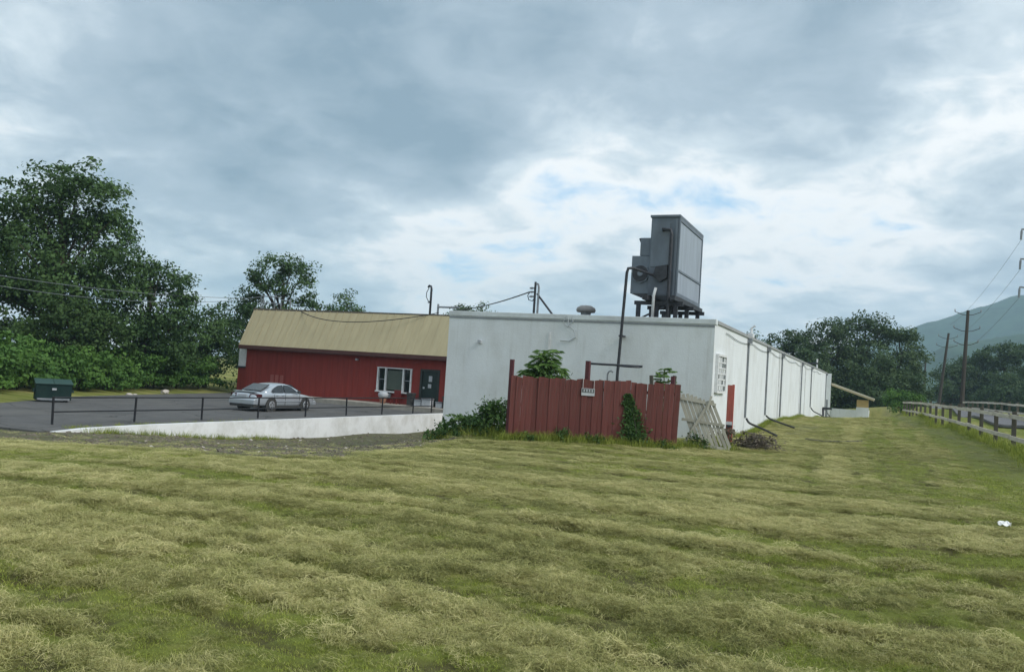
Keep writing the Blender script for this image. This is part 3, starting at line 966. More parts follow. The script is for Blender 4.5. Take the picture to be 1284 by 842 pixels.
# mansard roof
EZ, EY, GZR, GYR = 2.60, 46.45, 5.28, 48.2
roof = MB()
XL0, XL1 = -41.9, -42.35
XR = -16.3
roof.v += [(XL0, EY, EZ), (XR, EY, EZ + .04), (XR, GYR, GZR + .04), (XL1 + .05, GYR, GZR - .05), (XL0, EY, EZ - .14), (XR, EY, EZ - .10), (XR, GYR, GZR - .14), (XL1 + .05, GYR, GZR - .22)]
roof.f += [(0, 1, 2, 3), (7, 6, 5, 4), (0, 4, 5, 1), (1, 5, 6, 2), (2, 6, 7, 3), (3, 7, 4, 0)]
ro = rp(roof, 'roof', M_ROOFTAN)
rt = MB()
rt.box(XL1, XR, GYR + .002, RY1 + .5, GZR - .24, GZR + .10)
rp(rt, 'roof_top', mat('roof_edge_dark', (0.14, 0.12, 0.09), 0.7, 0.1, 2))
for k in range(44):
    a = (k + .5) / 44
    x0 = XL0 + (XR - XL0) * a
    x1 = XL1 + .05 + (XR - XL1) * a
    s = MB().bar((x0, EY - .01, EZ + .012), (x1, GYR - .01, GZR + .012), .025, .02)
    rp(s, 'roof_seam', M_ROOFTAN, ro)
rp(MB().box(XL0 + .02, XR, EY - .03, EY - .002, EZ - .22, EZ + .02), 'fascia', mat('fascia_brown', (0.09, 0.04, 0.035), 0.7, 0.1, 2), ro)
rp(MB().box(XL0 + .05, XR, EY, RY0 - .001, EZ - .26, EZ - .222), 'soffit', mat('soffit_dark', (0.10, 0.05, 0.045), 0.8, 0.1, 2))
# three part bow window
wn = rp(MB().box(VX0 + .02, VX1 - .02, RY0 + .08, RY0 + .12, VZ0 + .02, VZ1 - .02), 'window', M_GLASS)
f = MB()
for x in (VX0, -29.82, -28.48, VX1):
    w = .05 if x in (VX0, VX1) else .05
    f.box(x - w, x + w, RY0 - .10, RY0 + .07, VZ0 - .001, VZ1 + .001)
f.box(VX0 - .071, VX1 + .071, RY0 - .099, RY0 + .069, VZ1 + .002, VZ1 + .07)
f.box(VX0 - .071, VX1 + .071, RY0 - .20, RY0 + .069, VZ0 - .09, VZ0 - .002)
f.v = [(v[0] + 30, v[1] - 53, v[2] + .9) for v in f.v]
f.build('window_frame', M_TRIMW, wn, bevel=.008)
for x0, x1 in ((VX0 + .07, -29.88), (-28.42, VX1 - .07)):
    s = MB()
    s.box(x0 + .002, x1 - .002, RY0 + .02, RY0 + .05, .88, .93)
    s.v = [(v[0] + 30, v[1] - 53, v[2] + .9) for v in s.v]
    s.build('sash_bar', M_GREYMETAL, wn)
c = MB().box(-29.75, -28.55, RY0 + .045, RY0 + .06, VZ0 + .1, VZ1 - .12)
c.v = [(v[0] + 30, v[1] - 53, v[2] + .9) for v in c.v]
c.build('blind', mat('grey_green_blind', (0.085, 0.105, 0.085), 0.3, 0.1, 3), wn)
# door
dr = rp(MB().box(DX0 + .06, DX1 - .06, RY0 + .05, RY0 + .1, DZ0, DZ1 - .06), 'door', mat('door_dark_green', (0.018, 0.032, 0.028), 0.4, 0.2, 2))
f = MB()
f.box(DX0 - .09, DX0 + .058, RY0 - .03, RY0 + .15, DZ0, DZ1 + .08)
f.box(DX1 - .058, DX1 + .09, RY0 - .03, RY0 + .15, DZ0, DZ1 + .08)
f.box(DX0 + .059, DX1 - .059, RY0 - .029, RY0 + .149, DZ1 - .058, DZ1 + .079)
f.v = [(v[0] + 30, v[1] - 53, v[2] + .9) for v in f.v]
f.build('door_frame', mat('door_frame_green', (0.03, 0.038, 0.034), 0.5, 0.2, 2), dr)
for (x0, x1, z0, z1, m, nm) in ((-26.62, -26.38, .95, 1.32, M_PALEPLASTIC, 'notice'), (-26.65, -26.42, .55, .80, M_PALEPLASTIC, 'notice'), (-27.02, -26.9, .48, .6, M_RIM, 'handle')):
    n = MB().box(x0, x1, RY0 + .03, RY0 + .048, z0, z1)
    n.v = [(v[0] + 30, v[1] - 53, v[2] + .9) for v in n.v]
    n.build(nm, m, dr)
# eave lamp, faded patch, wall box
rp(MB().box(-32.2, -32.04, RY0 - .2, RY0 - .003, 2.02, 2.16), 'wall_lamp', M_PALEPLASTIC, bevel=.02)
for k in range(3):
    rp(MB().box(-39.3 + k * .42, -39.3 + k * .42 + .3, RY0 - .024, RY0 - .016, .05, .66), 'faded_board', mat('faded_red', (0.33, 0.10, 0.085), 0.85, 0.2, 3, stretch=(4, 4, .5)))
rp(MB().box(-29.7, -29.3, RY0 - .16, RY0 - .018, -.28, .02), 'wall_box', M_GREYMETAL, bevel=.015)
# concrete walkway in front of the red building
tag(MB().box(-36.5, -24.0, 45.2, 46.998, -1.3, -.62).build('walkway', M_CONC, bevel=.02), kind='structure')

# things by the red door
def crate(x, y, w, d, h, m, label, nm='storage_box', cat='box'):
    t = thing(nm, label, cat, (x, y, -.62))
    MB().box(-w / 2, w / 2, -d / 2, d / 2, 0, h * .82).build('bin', m, t, bevel=.02)
    MB().box(-w / 2 - .03, w / 2 + .03, -d / 2 - .03, d / 2 + .03, h * .822, h).build('lid', M_GREYMETAL if m is M_PALEPLASTIC else m, t, bevel=.015)
    return t


crate(-26.75, 46.2, .5, .4, .42, M_PALEPLASTIC, 'pale plastic storage box left of the door threshold')
crate(-26.1, 46.15, .62, .45, .55, M_PALEPLASTIC, 'larger pale plastic storage box in front of the dark door')
crate(-27.4, 46.3, .4, .4, .8, M_BLACK, 'tall black bin beside the pale storage boxes', 'waste_bin', 'bin')
crate(-25.25, 46.25, .45, .4, .38, M_PALEPLASTIC, 'small pale box in the corner right of the dark door')
crate(-24.7, 46.2, .5, .45, .75, M_BLACK, 'black bin right of the dark door', 'waste_bin', 'bin')
t = thing('garden_chair', 'red plastic garden chair below the white framed window', 'chair', (-28.5, 46.2, -.62))
MB().box(-.25, .25, -.25, .25, .40, .44).build('seat', M_REDPLASTIC, t, bevel=.01)
MB().box(-.25, .25, .21, .25, .442, .9).build('backrest', M_REDPLASTIC, t, bevel=.01)
for sx in (-.22, .22):
    for sy in (-.22, .22):
        MB().box(sx - .025, sx + .025, sy - .025, sy + .025, 0, .399).build('leg', M_REDPLASTIC, t)
t = thing('round_planter', 'pale round topped planter under the right side of the white window', 'planter', (-29.3, 46.0, -.62))
MB().tube([(0, 0, 0), (0, 0, .1), (0, 0, .35)], [.16, .2, .24], 14).build('pot', mat('terracotta_dull', (0.28, 0.14, 0.09), 0.8), t)
MB().tube([(0, 0, .352), (0, 0, .45), (0, 0, .62), (0, 0, .72), (0, 0, .76)], [.22, .32, .34, .22, .05], 14).build('dome', M_PALEPLASTIC, t, smooth=True)

# roof top things of the red building
t = thing('antenna_frame', 'pale tubular metal frame standing on the left end of the tan roof', 'frame', (-41.55, 48.9, 5.38))
for x in (-.75, -.55, .5, 1.1, 1.95):
    MB().tube([(x, 0, -.02), (x, 0, 1.05 if x < 1 else .75)], .045, 6).build('upright', M_GREYMETAL, t)
for z in (.95, .45):
    MB().tube([(-.75, -.02, z), (1.1, -.02, z * .95)], .04, 6).build('cross_rail', M_GREYMETAL, t)
MB().tube([(1.1, -.02, .70), (1.95, -.02, .68)], .04, 6).build('cross_rail', M_GREYMETAL, t)
MB().tube([(-.75, 0, .9), (-1.9, -.1, .75)], .03, 6).build('feed_arm', M_GREYMETAL, t)
t = thing('roof_mast', 'bent topped service mast on the right end of the tan roof', 'mast', (-27.95, 48.9, 5.38))
MB().tube([(0, 0, -.02), (0, 0, 1.75), (-.05, 0, 1.93), (-.18, 0, 1.97), (-.26, 0, 1.85)], .075, 10).build('mast_pipe', M_DARKMETAL, t, smooth=True)
MB().tube([(-.2, 0, 1.8), (-.36, 0, 1.5), (-.36, 0, 1.2), (-.2, 0, .95), (-.08, 0, .9)], .025, 6).build('drip_loop', M_WIRE, t)
MB().tube([(-.07, 0, .85), (-.2, 0, .85)], .05, 8).build('insulator', M_GREYMETAL, t)
t = thing('roof_pipe', 'short grey pipe stub with a level arm on the tan roof', 'pipe', (-27.35, 48.9, 5.38))
MB().tube([(0, 0, -.02), (0, 0, .75)], .07, 8).build('stub_leg', M_GREYMETAL, t)
MB().tube([(.05, 0, .55), (1.6, 0, .55)], .06, 8).build('pipe_run', M_GREYMETAL, t)


# ------------------------------------------------------------------ retaining wall and black rail
rw = MB()
rw.v += []
rwp = [(18.0, -.92), (19.2, -.84), (22, -.80), (30, -.78), (45.1, -.74)]
poly = [(18.0, -1.6)] + [(45.1, -2.5)] + [(y, z) for y, z in rwp[::-1]]
rw.prism(poly, 'x', -23.40, -23.15)
o = rw.build('retaining_wall', mat('white_masonry', (0.76, 0.77, 0.77), 0.85, 0.05, 1.0, bump=0.3, bscale=12, dirt=(0.42, 0.41, 0.36), dirt_amt=0.7, dirt_scale=0.9))
tag(o, 'low white painted retaining wall along the edge of the parking lot', 'wall')
t = thing('railing', 'black metal two-rail railing behind the low white retaining wall', 'railing', (-25.2, 32.5, -.9))
pys = [19.45 + 3.35 * k for k in range(8)] + [45.1]
for k, y in enumerate(pys):
    lean = random.uniform(-.03, .03)
    MB().bar((0, y - 32.5, -.1), (lean, y - 32.5 + random.uniform(-.03, .03), .93), .055, .055, up=(0, 1, 0)).build('post', M_RAIL, t)
for z in (.90, .42):
    for a, b in zip(pys[:-1], pys[1:]):
        MB().tube([(.0, a - 32.5, z), (.0, b - 32.5, z)], .025, 8).build('rail', M_RAIL, t)

# ------------------------------------------------------------------ red board fence with its posts
FY = 22.2
fence = thing('board_fence', 'weathered red vertical board fence in front of the white wall', 'fence', (-7.6, FY, 0))
FXA, FXB = -9.30, -5.20
npk = 31
wpl = (FXB - FXA) / npk
FANG = math.atan2(2.34, FXB - FXA)
for k in range(npk):
    x = FXA + (k + .5) * wpl
    u = (x - FXA) / (FXB - FXA)
    yy = -1.18 + 2.34 * u                                        # runs towards the building on the right
    h = 1.72 + .05 * u + random.uniform(-.022, .022)
    if k > npk - 11:
        h += random.choice((0, .03, -.03))
    zb = gs(x, FY + yy)
    m = MB()
    w = wpl / 2 / cos(FANG) + (.002 if random.random() < .9 else -.006)
    tpz = random.uniform(-.012, .012)
    m.v += [(-w, -.012, zb + random.uniform(-.02, .05)), (w, -.012, zb + random.uniform(-.02, .05)), (w, .012, zb), (-w, .012, zb),
            (-w, -.012, h + tpz), (w, -.012, h - tpz), (w, .012, h - tpz), (-w, .012, h + tpz)]
    m.f += [(3, 2, 1, 0), (4, 5, 6, 7), (0, 1, 5, 4), (1, 2, 6, 5), (2, 3, 7, 6), (3, 0, 4, 7)]
    o = m.build('plank', M_REDPLANK, fence, loc=(x + 7.6, yy - .03 - .016 * (k % 2) + random.uniform(-.004, .004), 0))
    o.rotation_euler = (random.uniform(-.008, .008), random.uniform(-.004, .004) + (.02 if k > 24 else 0), FANG + random.uniform(-.02, .02))


def fyy(x):
    u = (x - FXA) / (FXB - FXA)
    return -1.18 + 2.34 * u


for z in (.35, .95, 1.5):
    for xa, xb in ((FXA + .05, -7.45), (-7.45, FXB - .05)):
        MB().bar((xa + 7.6, fyy(xa) + .04, z), (xb + 7.6, fyy(xb) + .04, z), .04, .09).build('back_rail', M_REDPLANK, fence)
M_FPOST = mat('fence_post_dark_red', (0.10, 0.035, 0.04), 0.85, 0.2, 3, stretch=(5, 5, .5))
for x, h, w in ((-9.36, 2.17, .10), (-7.52, 2.27, .115), (-5.40, 2.0, .10)):
    MB().box(x + 7.6 - w / 2, x + 7.6 + w / 2, fyy(x) + .07, fyy(x) + .07 + w, -.15, h).build('post', M_FPOST, fence)
# sign on the fence: white card with a dark band of unreadable marks
sg = thing('fence_sign', 'small white notice with a dark band hanging on the red fence', 'sign', (-7.42, FY + fyy(-7.42) - .085, 1.41), FANG)
MB().box(-.185, .185, -.008, .008, -.10, .10).build('sign_board', M_PALEPLASTIC, sg)
MB().box(-.17, .17, -.013, -.009, -.015, .085).build('sign_band', mat('sign_dark', (0.09, 0.10, 0.10), 0.6, 0.3, 9), sg)
for k in range(4):
    MB().box(-.13 + k * .075, -.13 + k * .075 + .035, -.016, -.0135, .005, .068).build('sign_mark', M_PALEPLASTIC, sg)
for x in (-.15, .16):
    MB().tube([(x, -.0, .09), (x, 0, .36)], .006, 5).build('hanger', M_TRIMW, sg)
# frame and rack behind the fence
t = thing('clothes_frame', 'dark metal arm with a small round rack standing behind the red fence', 'rack', (-8.65, 25.6, 0))
MB().tube([(0, 0, -.05), (0, 0, 2.31)], .06, 8).build('upright', M_FPOST, t)
MB().tube([(.03, 0, 2.27), (1.75, 0, 2.27)], .035, 8).build('arm', M_DARKMETAL, t)
rk = MB()
ring = [(1.35 + .32 * cos(a), .25 * sin(a), 2.24) for a in np.linspace(0, 2 * pi, 21)]
rk.tube(ring, .025, 6)
for k in range(-3, 4):
    xx = 1.35 + k * .09
    hw = .25 * sqrt(max(0, 1 - (k * .09 / .32) ** 2))
    rk.tube([(xx, -hw, 2.24), (xx, hw, 2.24)], .012, 5)
rk.build('rack_ring', M_DARKMETAL, t)
t = thing('bent_pipe', 'short hooked grey pipe sticking up behind the red fence', 'pipe', (-8.55, 27.3, 0))
MB().tube([(0, 0, -.05), (0, 0, 1.98), (.04, 0, 2.07), (.13, 0, 2.10), (.18, 0, 2.05)], .03, 8).build('pipe_run', M_GREYMETAL, t, smooth=True)
for k, (x, y, h, a) in enumerate(((-6.0, 23.9, 2.0, -.08), (-5.62, 24.1, 2.03, .05))):
    t = thing('timber_stub', ('leaning dark timber stub', 'upright dark timber stub')[k] + ' showing above the right end of the red fence', 'timber', (x, y, 0))
    o = MB().box(-.05, .05, -.04, .04, -.1, h).build('timber', M_POSTWOOD, t)
    o.rotation_euler = (0, a, 0)

# ------------------------------------------------------------------ grey sagging gate panel leaning by the corner
gt = thing('wooden_gate', 'sagging grey weathered wooden gate leaning at the corner of the white building', 'gate', (-5.32, 24.25, gs(-5.3, 24.25)), radians(12))


def gp(u, w, off=0.0):
    return Vector((u, w * .12 + off, w))


def gboard(name, a, b, wd, off, m):
    """board in the panel plane from (u,w) a to b"""
    A, B = gp(*a, off), gp(*b, off)
    d = (B - A)
    nrm = Vector((0, -1, .12)).normalized()
    mb = MB()
    dn = d.normalized()
    u = nrm.cross(dn).normalized() * wd / 2
    n2 = nrm * .012
    for P in (A, B):
        for s1, s2 in ((-1, -1), (1, -1), (1, 1), (-1, 1)):
            mb.v.append(tuple(P + u * s1 + n2 * s2))
    mb.f += [(3, 2, 1, 0), (4, 5, 6, 7), (0, 1, 5, 4), (1, 2, 6, 5), (2, 3, 7, 6), (3, 0, 4, 7)]
    return mb.build(name, m, gt)


for k in range(9):
    u = -.04 + k * .118
    lo = .06 + random.uniform(0, .07)
    hi = 1.56 - k * .022 + random.uniform(-.04, .04)
    ub = u + .52
    ut = u - .05
    if k < 4:
        fr_ = max(0.0, (.30 - k * .09))
        gboard('board', (ut + (ub - ut) * (0.0), hi), (ut + (ub - ut) * (1 - fr_ * .9), lo + fr_ * 1.2), .088, random.uniform(-.004, .004), M_PALEWOOD)
    else:
        gboard('board', (ut, hi), (ub, lo), (.088 if k != 6 else .06), random.uniform(-.004, .004), M_PALEWOOD)
gboard('rail', (-.02, 1.40), (.98, 1.27), .075, -.035, M_PALEWOOD)
gboard('rail', (.03, .80), (1.25, .70), .075, -.035, M_PALEWOOD)
gboard('rail', (.18, .13), (1.42, .03), .085, -.035, M_PALEWOOD)
gboard('brace', (.80, 1.36), (.14, .12), .075, -.065, M_PALEWOOD)
gboard('brace', (.84, 1.52), (.74, 1.1), .06, -.085, M_PALEWOOD)
# red post by the corner
t = thing('marker_post', 'faded red flat post standing beside the sagging gate', 'post', (-4.28, 26.4, gs(-4.28, 26.4)))
o = MB().box(-.10, .035, -.03, .03, -.1, 1.84).build('post_board', M_REDPOST, t)
o = MB().box(.038, .105, -.025, .035, -.1, 1.86).build('post_board', M_REDPOST, t)
MB().box(-.09, .09, -.05, -.032, .62, .72).build('bracket', M_TRIMW, t)
MB().box(-.08, .08, -.055, -.033, .54, .615).build('bracket', M_DARKMETAL, t)

# black drain hose on the grass
P = []
for x, y in ((-2.55, 33.2), (-2.0, 32.2), (-1.6, 31.9), (-1.0, 32.1), (-.5, 32.3)):
    P.append((x, y, gs(x, y) + .05))
Q = []
for a, b in zip(P[:-1], P[1:]):
    for k in range(5):
        p = Vector(a).lerp(Vector(b), k / 5)
        p.z = gs(p.x, p.y) + .02
        Q.append(tuple(p))
tag(MB().tube(Q, .035, 8).build('drain_hose', M_BLACK, smooth=True), 'black corrugated drain hose lying on the mown grass', 'hose')

# ------------------------------------------------------------------ dumpster
t = thing('dumpster', 'dark green steel dumpster at the far side of the parking lot', 'dumpster', (-35.4, 27.2, -.9), radians(58))
t.scale = (.74, .74, .74)
b = MB()
b.v += [(-1.0, -.6, .12), (1.0, -.6, .12), (1.0, .55, .12), (-1.0, .55, .12), (-1.0, -.75, 1.10), (1.0, -.75, 1.10), (1.0, .6, 1.32), (-1.0, .6, 1.32)]
b.f += [(3, 2, 1, 0), (4, 5, 6, 7), (0, 1, 5, 4), (1, 2, 6, 5), (2, 3, 7, 6), (3, 0, 4, 7)]
b.build('body', M_DUMP, t, bevel=.02)
for x0, x1 in ((-1.05, -.01), (.01, 1.05)):
    l = MB()
    l.v += [(x0, -.82, 1.11), (x1, -.82, 1.11), (x1, .65, 1.345), (x0, .65, 1.345), (x0, -.82, 1.17), (x1, -.82, 1.17), (x1, .65, 1.41), (x0, .65, 1.41)]
    l.f += [(3, 2, 1, 0), (4, 5, 6, 7), (0, 1, 5, 4), (1, 2, 6, 5), (2, 3, 7, 6), (3, 0, 4, 7)]
    l.build('lid', mat('green_lid', (0.03, 0.07, 0.06), 0.5, 0.1, 3), t, bevel=.015)
for x in (-1.07, 1.07):
    MB().box(x - .06, x + .06, -.55, .5, .62, .78).build('fork_pocket', M_DUMP, t)
MB().box(-.9, .9, -.74, -.655, .13, .24).build('bumper_bar', M_GREYMETAL, t)
MB().box(-.12, .12, -.755, -.745, .85, .98).build('sticker', M_PALEPLASTIC, t).rotation_euler = (.12, 0, 0)
for x in (-.75, .75):
    for y in (-.45, .4):
        MB().box(x - .07, x + .07, y - .07, y + .07, 0, .119).build('foot', M_DARKMETAL, t)

# ------------------------------------------------------------------ car
def build_car(loc, rz):
    car = thing('parked_car', 'silver four-door sedan parked on the asphalt behind the railing', 'car', loc, rz)
    Lh = 2.48
    # stations along x (front +): x, half width, z low, z shoulder, z deck(center)
    ST = [(-2.48, .70, .40, .72, .80), (-2.40, .82, .30, .82, .93), (-2.15, .88, .26, .90, .99), (-1.75, .905, .24, .93, 1.0), (-1.2, .92, .22, .93, .99),
          (-.6, .925, .22, .925, .97), (0, .925, .22, .915, .95), (.6, .92, .22, .90, .93), (1.0, .91, .22, .875, .92), (1.45, .90, .22, .82, .885), (1.9, .87, .24, .755, .82),
          (2.25, .80, .27, .68, .73), (2.42, .70, .30, .60, .64), (2.48, .60, .36, .54, .56)]
    v, f = [], []
    prof = lambda w, lo, sh, dk: [(0, lo), (w * .82, lo), (w * .97, lo + .06), (w, lo + (sh - lo) * .45), (w * .985, lo + (sh - lo) * .8), (w * .93, sh), (w * .80, sh + (dk - sh) * .55), (w * .45, sh + (dk - sh) * .92), (0, dk)]
    for (x, w, lo, sh, dk) in ST:
        half = prof(w, lo, sh, dk)
        ringp = half + [(-a, b) for a, b in half[-2:0:-1]]
        for (a, b) in ringp:
            v.append((x, -a, b))
    n = 16
    for i in range(len(ST) - 1):
        for k in range(n):
            f.append((i * n + k, i * n + (k + 1) % n, (i + 1) * n + (k + 1) % n, (i + 1) * n + k))
    f.append(tuple(range(n)))
    f.append(tuple((len(ST) - 1) * n + k for k in range(n))[::-1])
    m = MB()
    m.v, m.f = v, f
    body = m.build('body', M_PAINT, car, smooth=True)
    s = body.modifiers.new('sub', 'SUBSURF')
    s.levels = s.render_levels = 2
    # wheel wells cut as dark arches
    for sx in (-1.40, 1.37):
        for sy in (-1, 1):
            pass
    # greenhouse
    GS = [(-1.85, .985, 1.0, .60), (-1.55, 1.10, None, .63), (-1.05, 1.31, None, .60), (-.75, 1.385, None, .585), (-.3, 1.42, None, .58), (.15, 1.405, None, .58), (.45, 1.34, None, .585), (.9, 1.12, None, .62), (1.30, .92, None, .66)]
    v, f = [], []
    for (x, z, _, wt_) in GS:
        base = .88 if x > -1.6 else .86
        wb_ = .80 if z > .98 else .74
        zb = .90
        tt = max(0, (z - zb) / .52)
        wtop = wb_ - (wb_ - wt_) * min(1, tt)
        half = [(wb_ + .03, zb), (wtop + .04, zb + (z - zb) * .70), (wtop - .02, z - .035 * tt), (wtop * .6, z), (0, z + .012)]
        ringp = half + [(-a, b) for a, b in half[-2::-1]]
        for a, b in ringp:
            v.append((x, -a, b))
    n = 9
    for i in range(len(GS) - 1):
        for k in range(n - 1):
            f.append((i * n + k, i * n + k + 1, (i + 1) * n + k + 1, (i + 1) * n + k))
    f.append(tuple(range(n)))
    f.append(tuple((len(GS) - 1) * n + k for k in range(n))[::-1])
    m = MB()
    m.v, m.f = v, f
    gh = m.build('cabin', M_PAINT, car, smooth=True)
    s = gh.modifiers.new('sub', 'SUBSURF')
    s.levels = s.render_levels = 2

    def wy(z):
        return .83 - (.83 - .60) * max(0, (z - .90) / .5) ** 1.1 + .022
    # side glass: front, rear
    for sgn in (1, -1):
        for nm, poly in (('side_window', [(-.28, .955), (.78, .955), (.66, 1.05), (.36, 1.24), (.12, 1.315), (-.28, 1.335)]),
                         ('side_window', [(-1.30, 1.0), (-1.22, .955), (-.34, .955), (-.34, 1.335), (-.72, 1.30), (-1.0, 1.21), (-1.22, 1.09)])):
            m = MB()
            nn = len(poly)
            for off in (.0, .012):
                for (x, z) in poly:
                    m.v.append((x, -sgn * (wy(z) + off), z))
            m.f.append(tuple(range(nn)))
            m.f.append(tuple(nn + nn - 1 - i for i in range(nn)))
            for i in range(nn):
                j = (i + 1) % nn
                m.f.append((i, nn + i, nn + j, j))
            m.build(nm, M_CARGLASS, car)
        # door seams, handles, trim strip, mirror
        for x in (-.31, .86, -1.18):
            m = MB().box(x - .006, x + .006, -sgn * .922 - .008, -sgn * .922 + .008, .33, .90)
            m.build('door_seam', M_BLACK, car)
        for x in (-.48, -1.22 + .25):
            MB().box(x - .1, x + .1, -sgn * .925 - .018, -sgn * .925 + .018, .80, .83).build('door_handle', M_PAINT, car, bevel=.008)
        MB().box(-1.0, 1.0, -sgn * .93 - .014, -sgn * .93 + .014, .50, .545).build('trim_strip', M_PAINT, car, bevel=.008)
        MB().box(-1.0, 1.0, -sgn * .85 - .06, -sgn * .85 + .06, .19, .27).build('sill', M_BLACK, car)
        m = MB().box(.60, .74, -sgn * .98 - .09, -sgn * .98 + .07, .93, 1.06)
        m.build('mirror', M_BLACK, car, bevel=.03)
        # tail and head lamps
        m = MB()
        m.v += [(-2.485, -sgn * .40, .70), (-2.36, -sgn * .855, .70), (-2.12, -sgn * .915, .74), (-2.12, -sgn * .90, .86), (-2.36, -sgn * .83, .88), (-2.45, -sgn * .42, .86)]
        m.v += [(x + .1, y * .9, z) for (x, y, z) in m.v]
        m.f += [(0, 1, 4, 5), (1, 2, 3, 4), (5, 4, 3, 9, 10, 11), (6, 7, 10, 11), (7, 8, 9, 10), (0, 6, 7, 1), (1, 7, 8, 2), (2, 8, 9, 3), (0, 5, 11, 6)]
        m.build('tail_light', M_TAIL, car)
        m = MB()
        m.v += [(2.46, -sgn * .42, .58), (2.30, -sgn * .80, .60), (2.05, -sgn * .875, .64), (2.05, -sgn * .86, .74), (2.28, -sgn * .78, .715), (2.42, -sgn * .45, .66)]
        m.v += [(x - .1, y * .9, z) for (x, y, z) in m.v]
        m.f += [(0, 1, 4, 5), (1, 2, 3, 4), (6, 7, 10, 11), (7, 8, 9, 10), (0, 6, 7, 1), (1, 7, 8, 2), (5, 4, 3, 9, 10, 11), (2, 8, 9, 3), (0, 5, 11, 6)]
        m.build('headlight', M_LAMP, car)
        for x in (-1.38, 1.37):
            wh = MB().tube([(x, -sgn * .62, .325), (x, -sgn * .84, .325)], .41, 28).build('wheel_arch', M_BLACK, car)
            wh.scale = (1, 1.10, 1)
            ty = MB().tube([(0, -.10, 0), (0, -.10, 0), (0, -.085, 0), (0, .085, 0), (0, .10, 0)], [.2, .285, .325, .325, .285], 28).build('wheel', M_TYRE, car, smooth=False)
            ty.location = (x, -sgn * .865, .325)
            MB().tube([(0, -sgn * .085, 0), (0, -sgn * .108, 0), (0, -sgn * .112, 0)], [.215, .205, .18], 24).build('rim', M_RIM, ty)
            for k in range(5):
                a = 2 * pi * k / 5 + .3
                hb = MB().tube([(.12 * cos(a), -sgn * .1125, .12 * sin(a)), (.12 * cos(a), -sgn * .1150, .12 * sin(a))], .042, 8)
                hb.build('rim_hole', M_BLACK, ty)
    # rear and front glass
    m = MB()
    m.v += [(-1.83, -.58, 1.005), (-1.83, .58, 1.005), (-1.10, .515, 1.315), (-1.10, -.515, 1.315)]
    m.v += [(x - .018, y, z + .03) for x, y, z in m.v]
    m.v = [(x - .02, y, z + .012) for x, y, z in m.v]
    m.f += [(3, 2, 1, 0), (4, 5, 6, 7), (0, 1, 5, 4), (1, 2, 6, 5), (2, 3, 7, 6), (3, 0, 4, 7)]
    m.build('rear_window', M_CARGLASS, car)
    m = MB()
    m.v += [(1.22, -.64, .965), (1.22, .64, .965), (.52, .54, 1.325), (.52, -.54, 1.325)]
    m.v += [(x + .018, y, z + .03) for x, y, z in m.v]
    m.f += [(3, 2, 1, 0), (4, 5, 6, 7), (0, 1, 5, 4), (1, 2, 6, 5), (2, 3, 7, 6), (3, 0, 4, 7)]
    m.build('windscreen', M_CARGLASS, car)
    m = MB()
    m.prism([(-2.56, .34), (-2.56, .60), (-2.44, .64), (-2.2, .62), (-2.2, .34)], 'y', -.80, .80)
    m.build('rear_bumper', M_PAINT, car, bevel=.04)
    MB().box(-2.52, -2.2, -.74, .74, .22, .338).build('bumper_lip', M_BLACK, car)
    m = MB()
    m.prism([(2.55, .30), (2.56, .48), (2.46, .54), (2.2, .52), (2.2, .30)], 'y', -.76, .76)
    m.build('front_bumper', M_PAINT, car, bevel=.04)
    MB().box(-2.50, -2.47, -.26, .26, .70, .82).build('licence_plate', M_PALEPLASTIC, car)
    MB().box(-2.47, -2.44, -.36, .36, .66, .69).build('trunk_trim', M_BLACK, car)
    sp = MB()
    sp.prism([(-2.42, .955), (-2.42, .975), (-2.2, .995), (-2.12, .985)], 'y', -.66, .66)
    sp.build('trunk_edge', M_PAINT, car)
    MB().box(-1.6, 1.6, -.7, .7, .14, .26).build('underbody', M_BLACK, car)
    return car


build_car((-29.0, 35.15, -.895), radians(91))

# ------------------------------------------------------------------ split rail fences along the path
def rail_fence(pts, label, h, group=None, rails=(0.38, 0.98)):
    b0 = Vector((pts[0][0], pts[0][1], gz(*pts[0])))
    t = thing('rail_fence', label, 'fence', b0, 0, group)
    P = [Vector((x, y, gz(x, y))) - b0 for x, y in pts]
    zs_ = np.polyval(np.polyfit([p.y for p in P], [p.z for p in P], 2), [p.y for p in P])
    for p, zz_ in zip(P, zs_):
        p.z = float(zz_)
    for p in P:
        l = random.uniform(-.02, .02)
        MB().box(p.x - .06, p.x + .06, p.y - .06, p.y + .06, p.z - .2, p.z + h * random.uniform(.97, 1.03)).build('post', M_POSTWOOD, t, bevel=.015)
    for a, b in zip(P[:-1], P[1:]):
        for z in rails:
            d = (b - a).normalized() * .05
            MB().bar(a - d + Vector((-.11, 0, z + random.uniform(-.02, .02))), b + d + Vector((-.10, 0, z + random.uniform(-.02, .02))), .05, .12).build('rail', M_RAILWOOD, t)
    return t


near = []
y = 23.0
while y < 75:
    near.append((np.interp(y, [23, 29, 58, 75], [3.87, 3.62, 2.3, 1.6]), y))
    y += 3.05
rail_fence(near, 'grey two-rail wooden fence bordering the lawn side of the paved path', 1.12)
far = []
y = 26.0
while y < 90:
    far.append((np.interp(y, [23, 29, 58, 95], [9.6, 9.0, 7.6, 6.6]), y))
    y += 3.05
rail_fence(far, 'grey wooden rail fence on the far side of the paved path', 1.0, rails=(.35, .85))

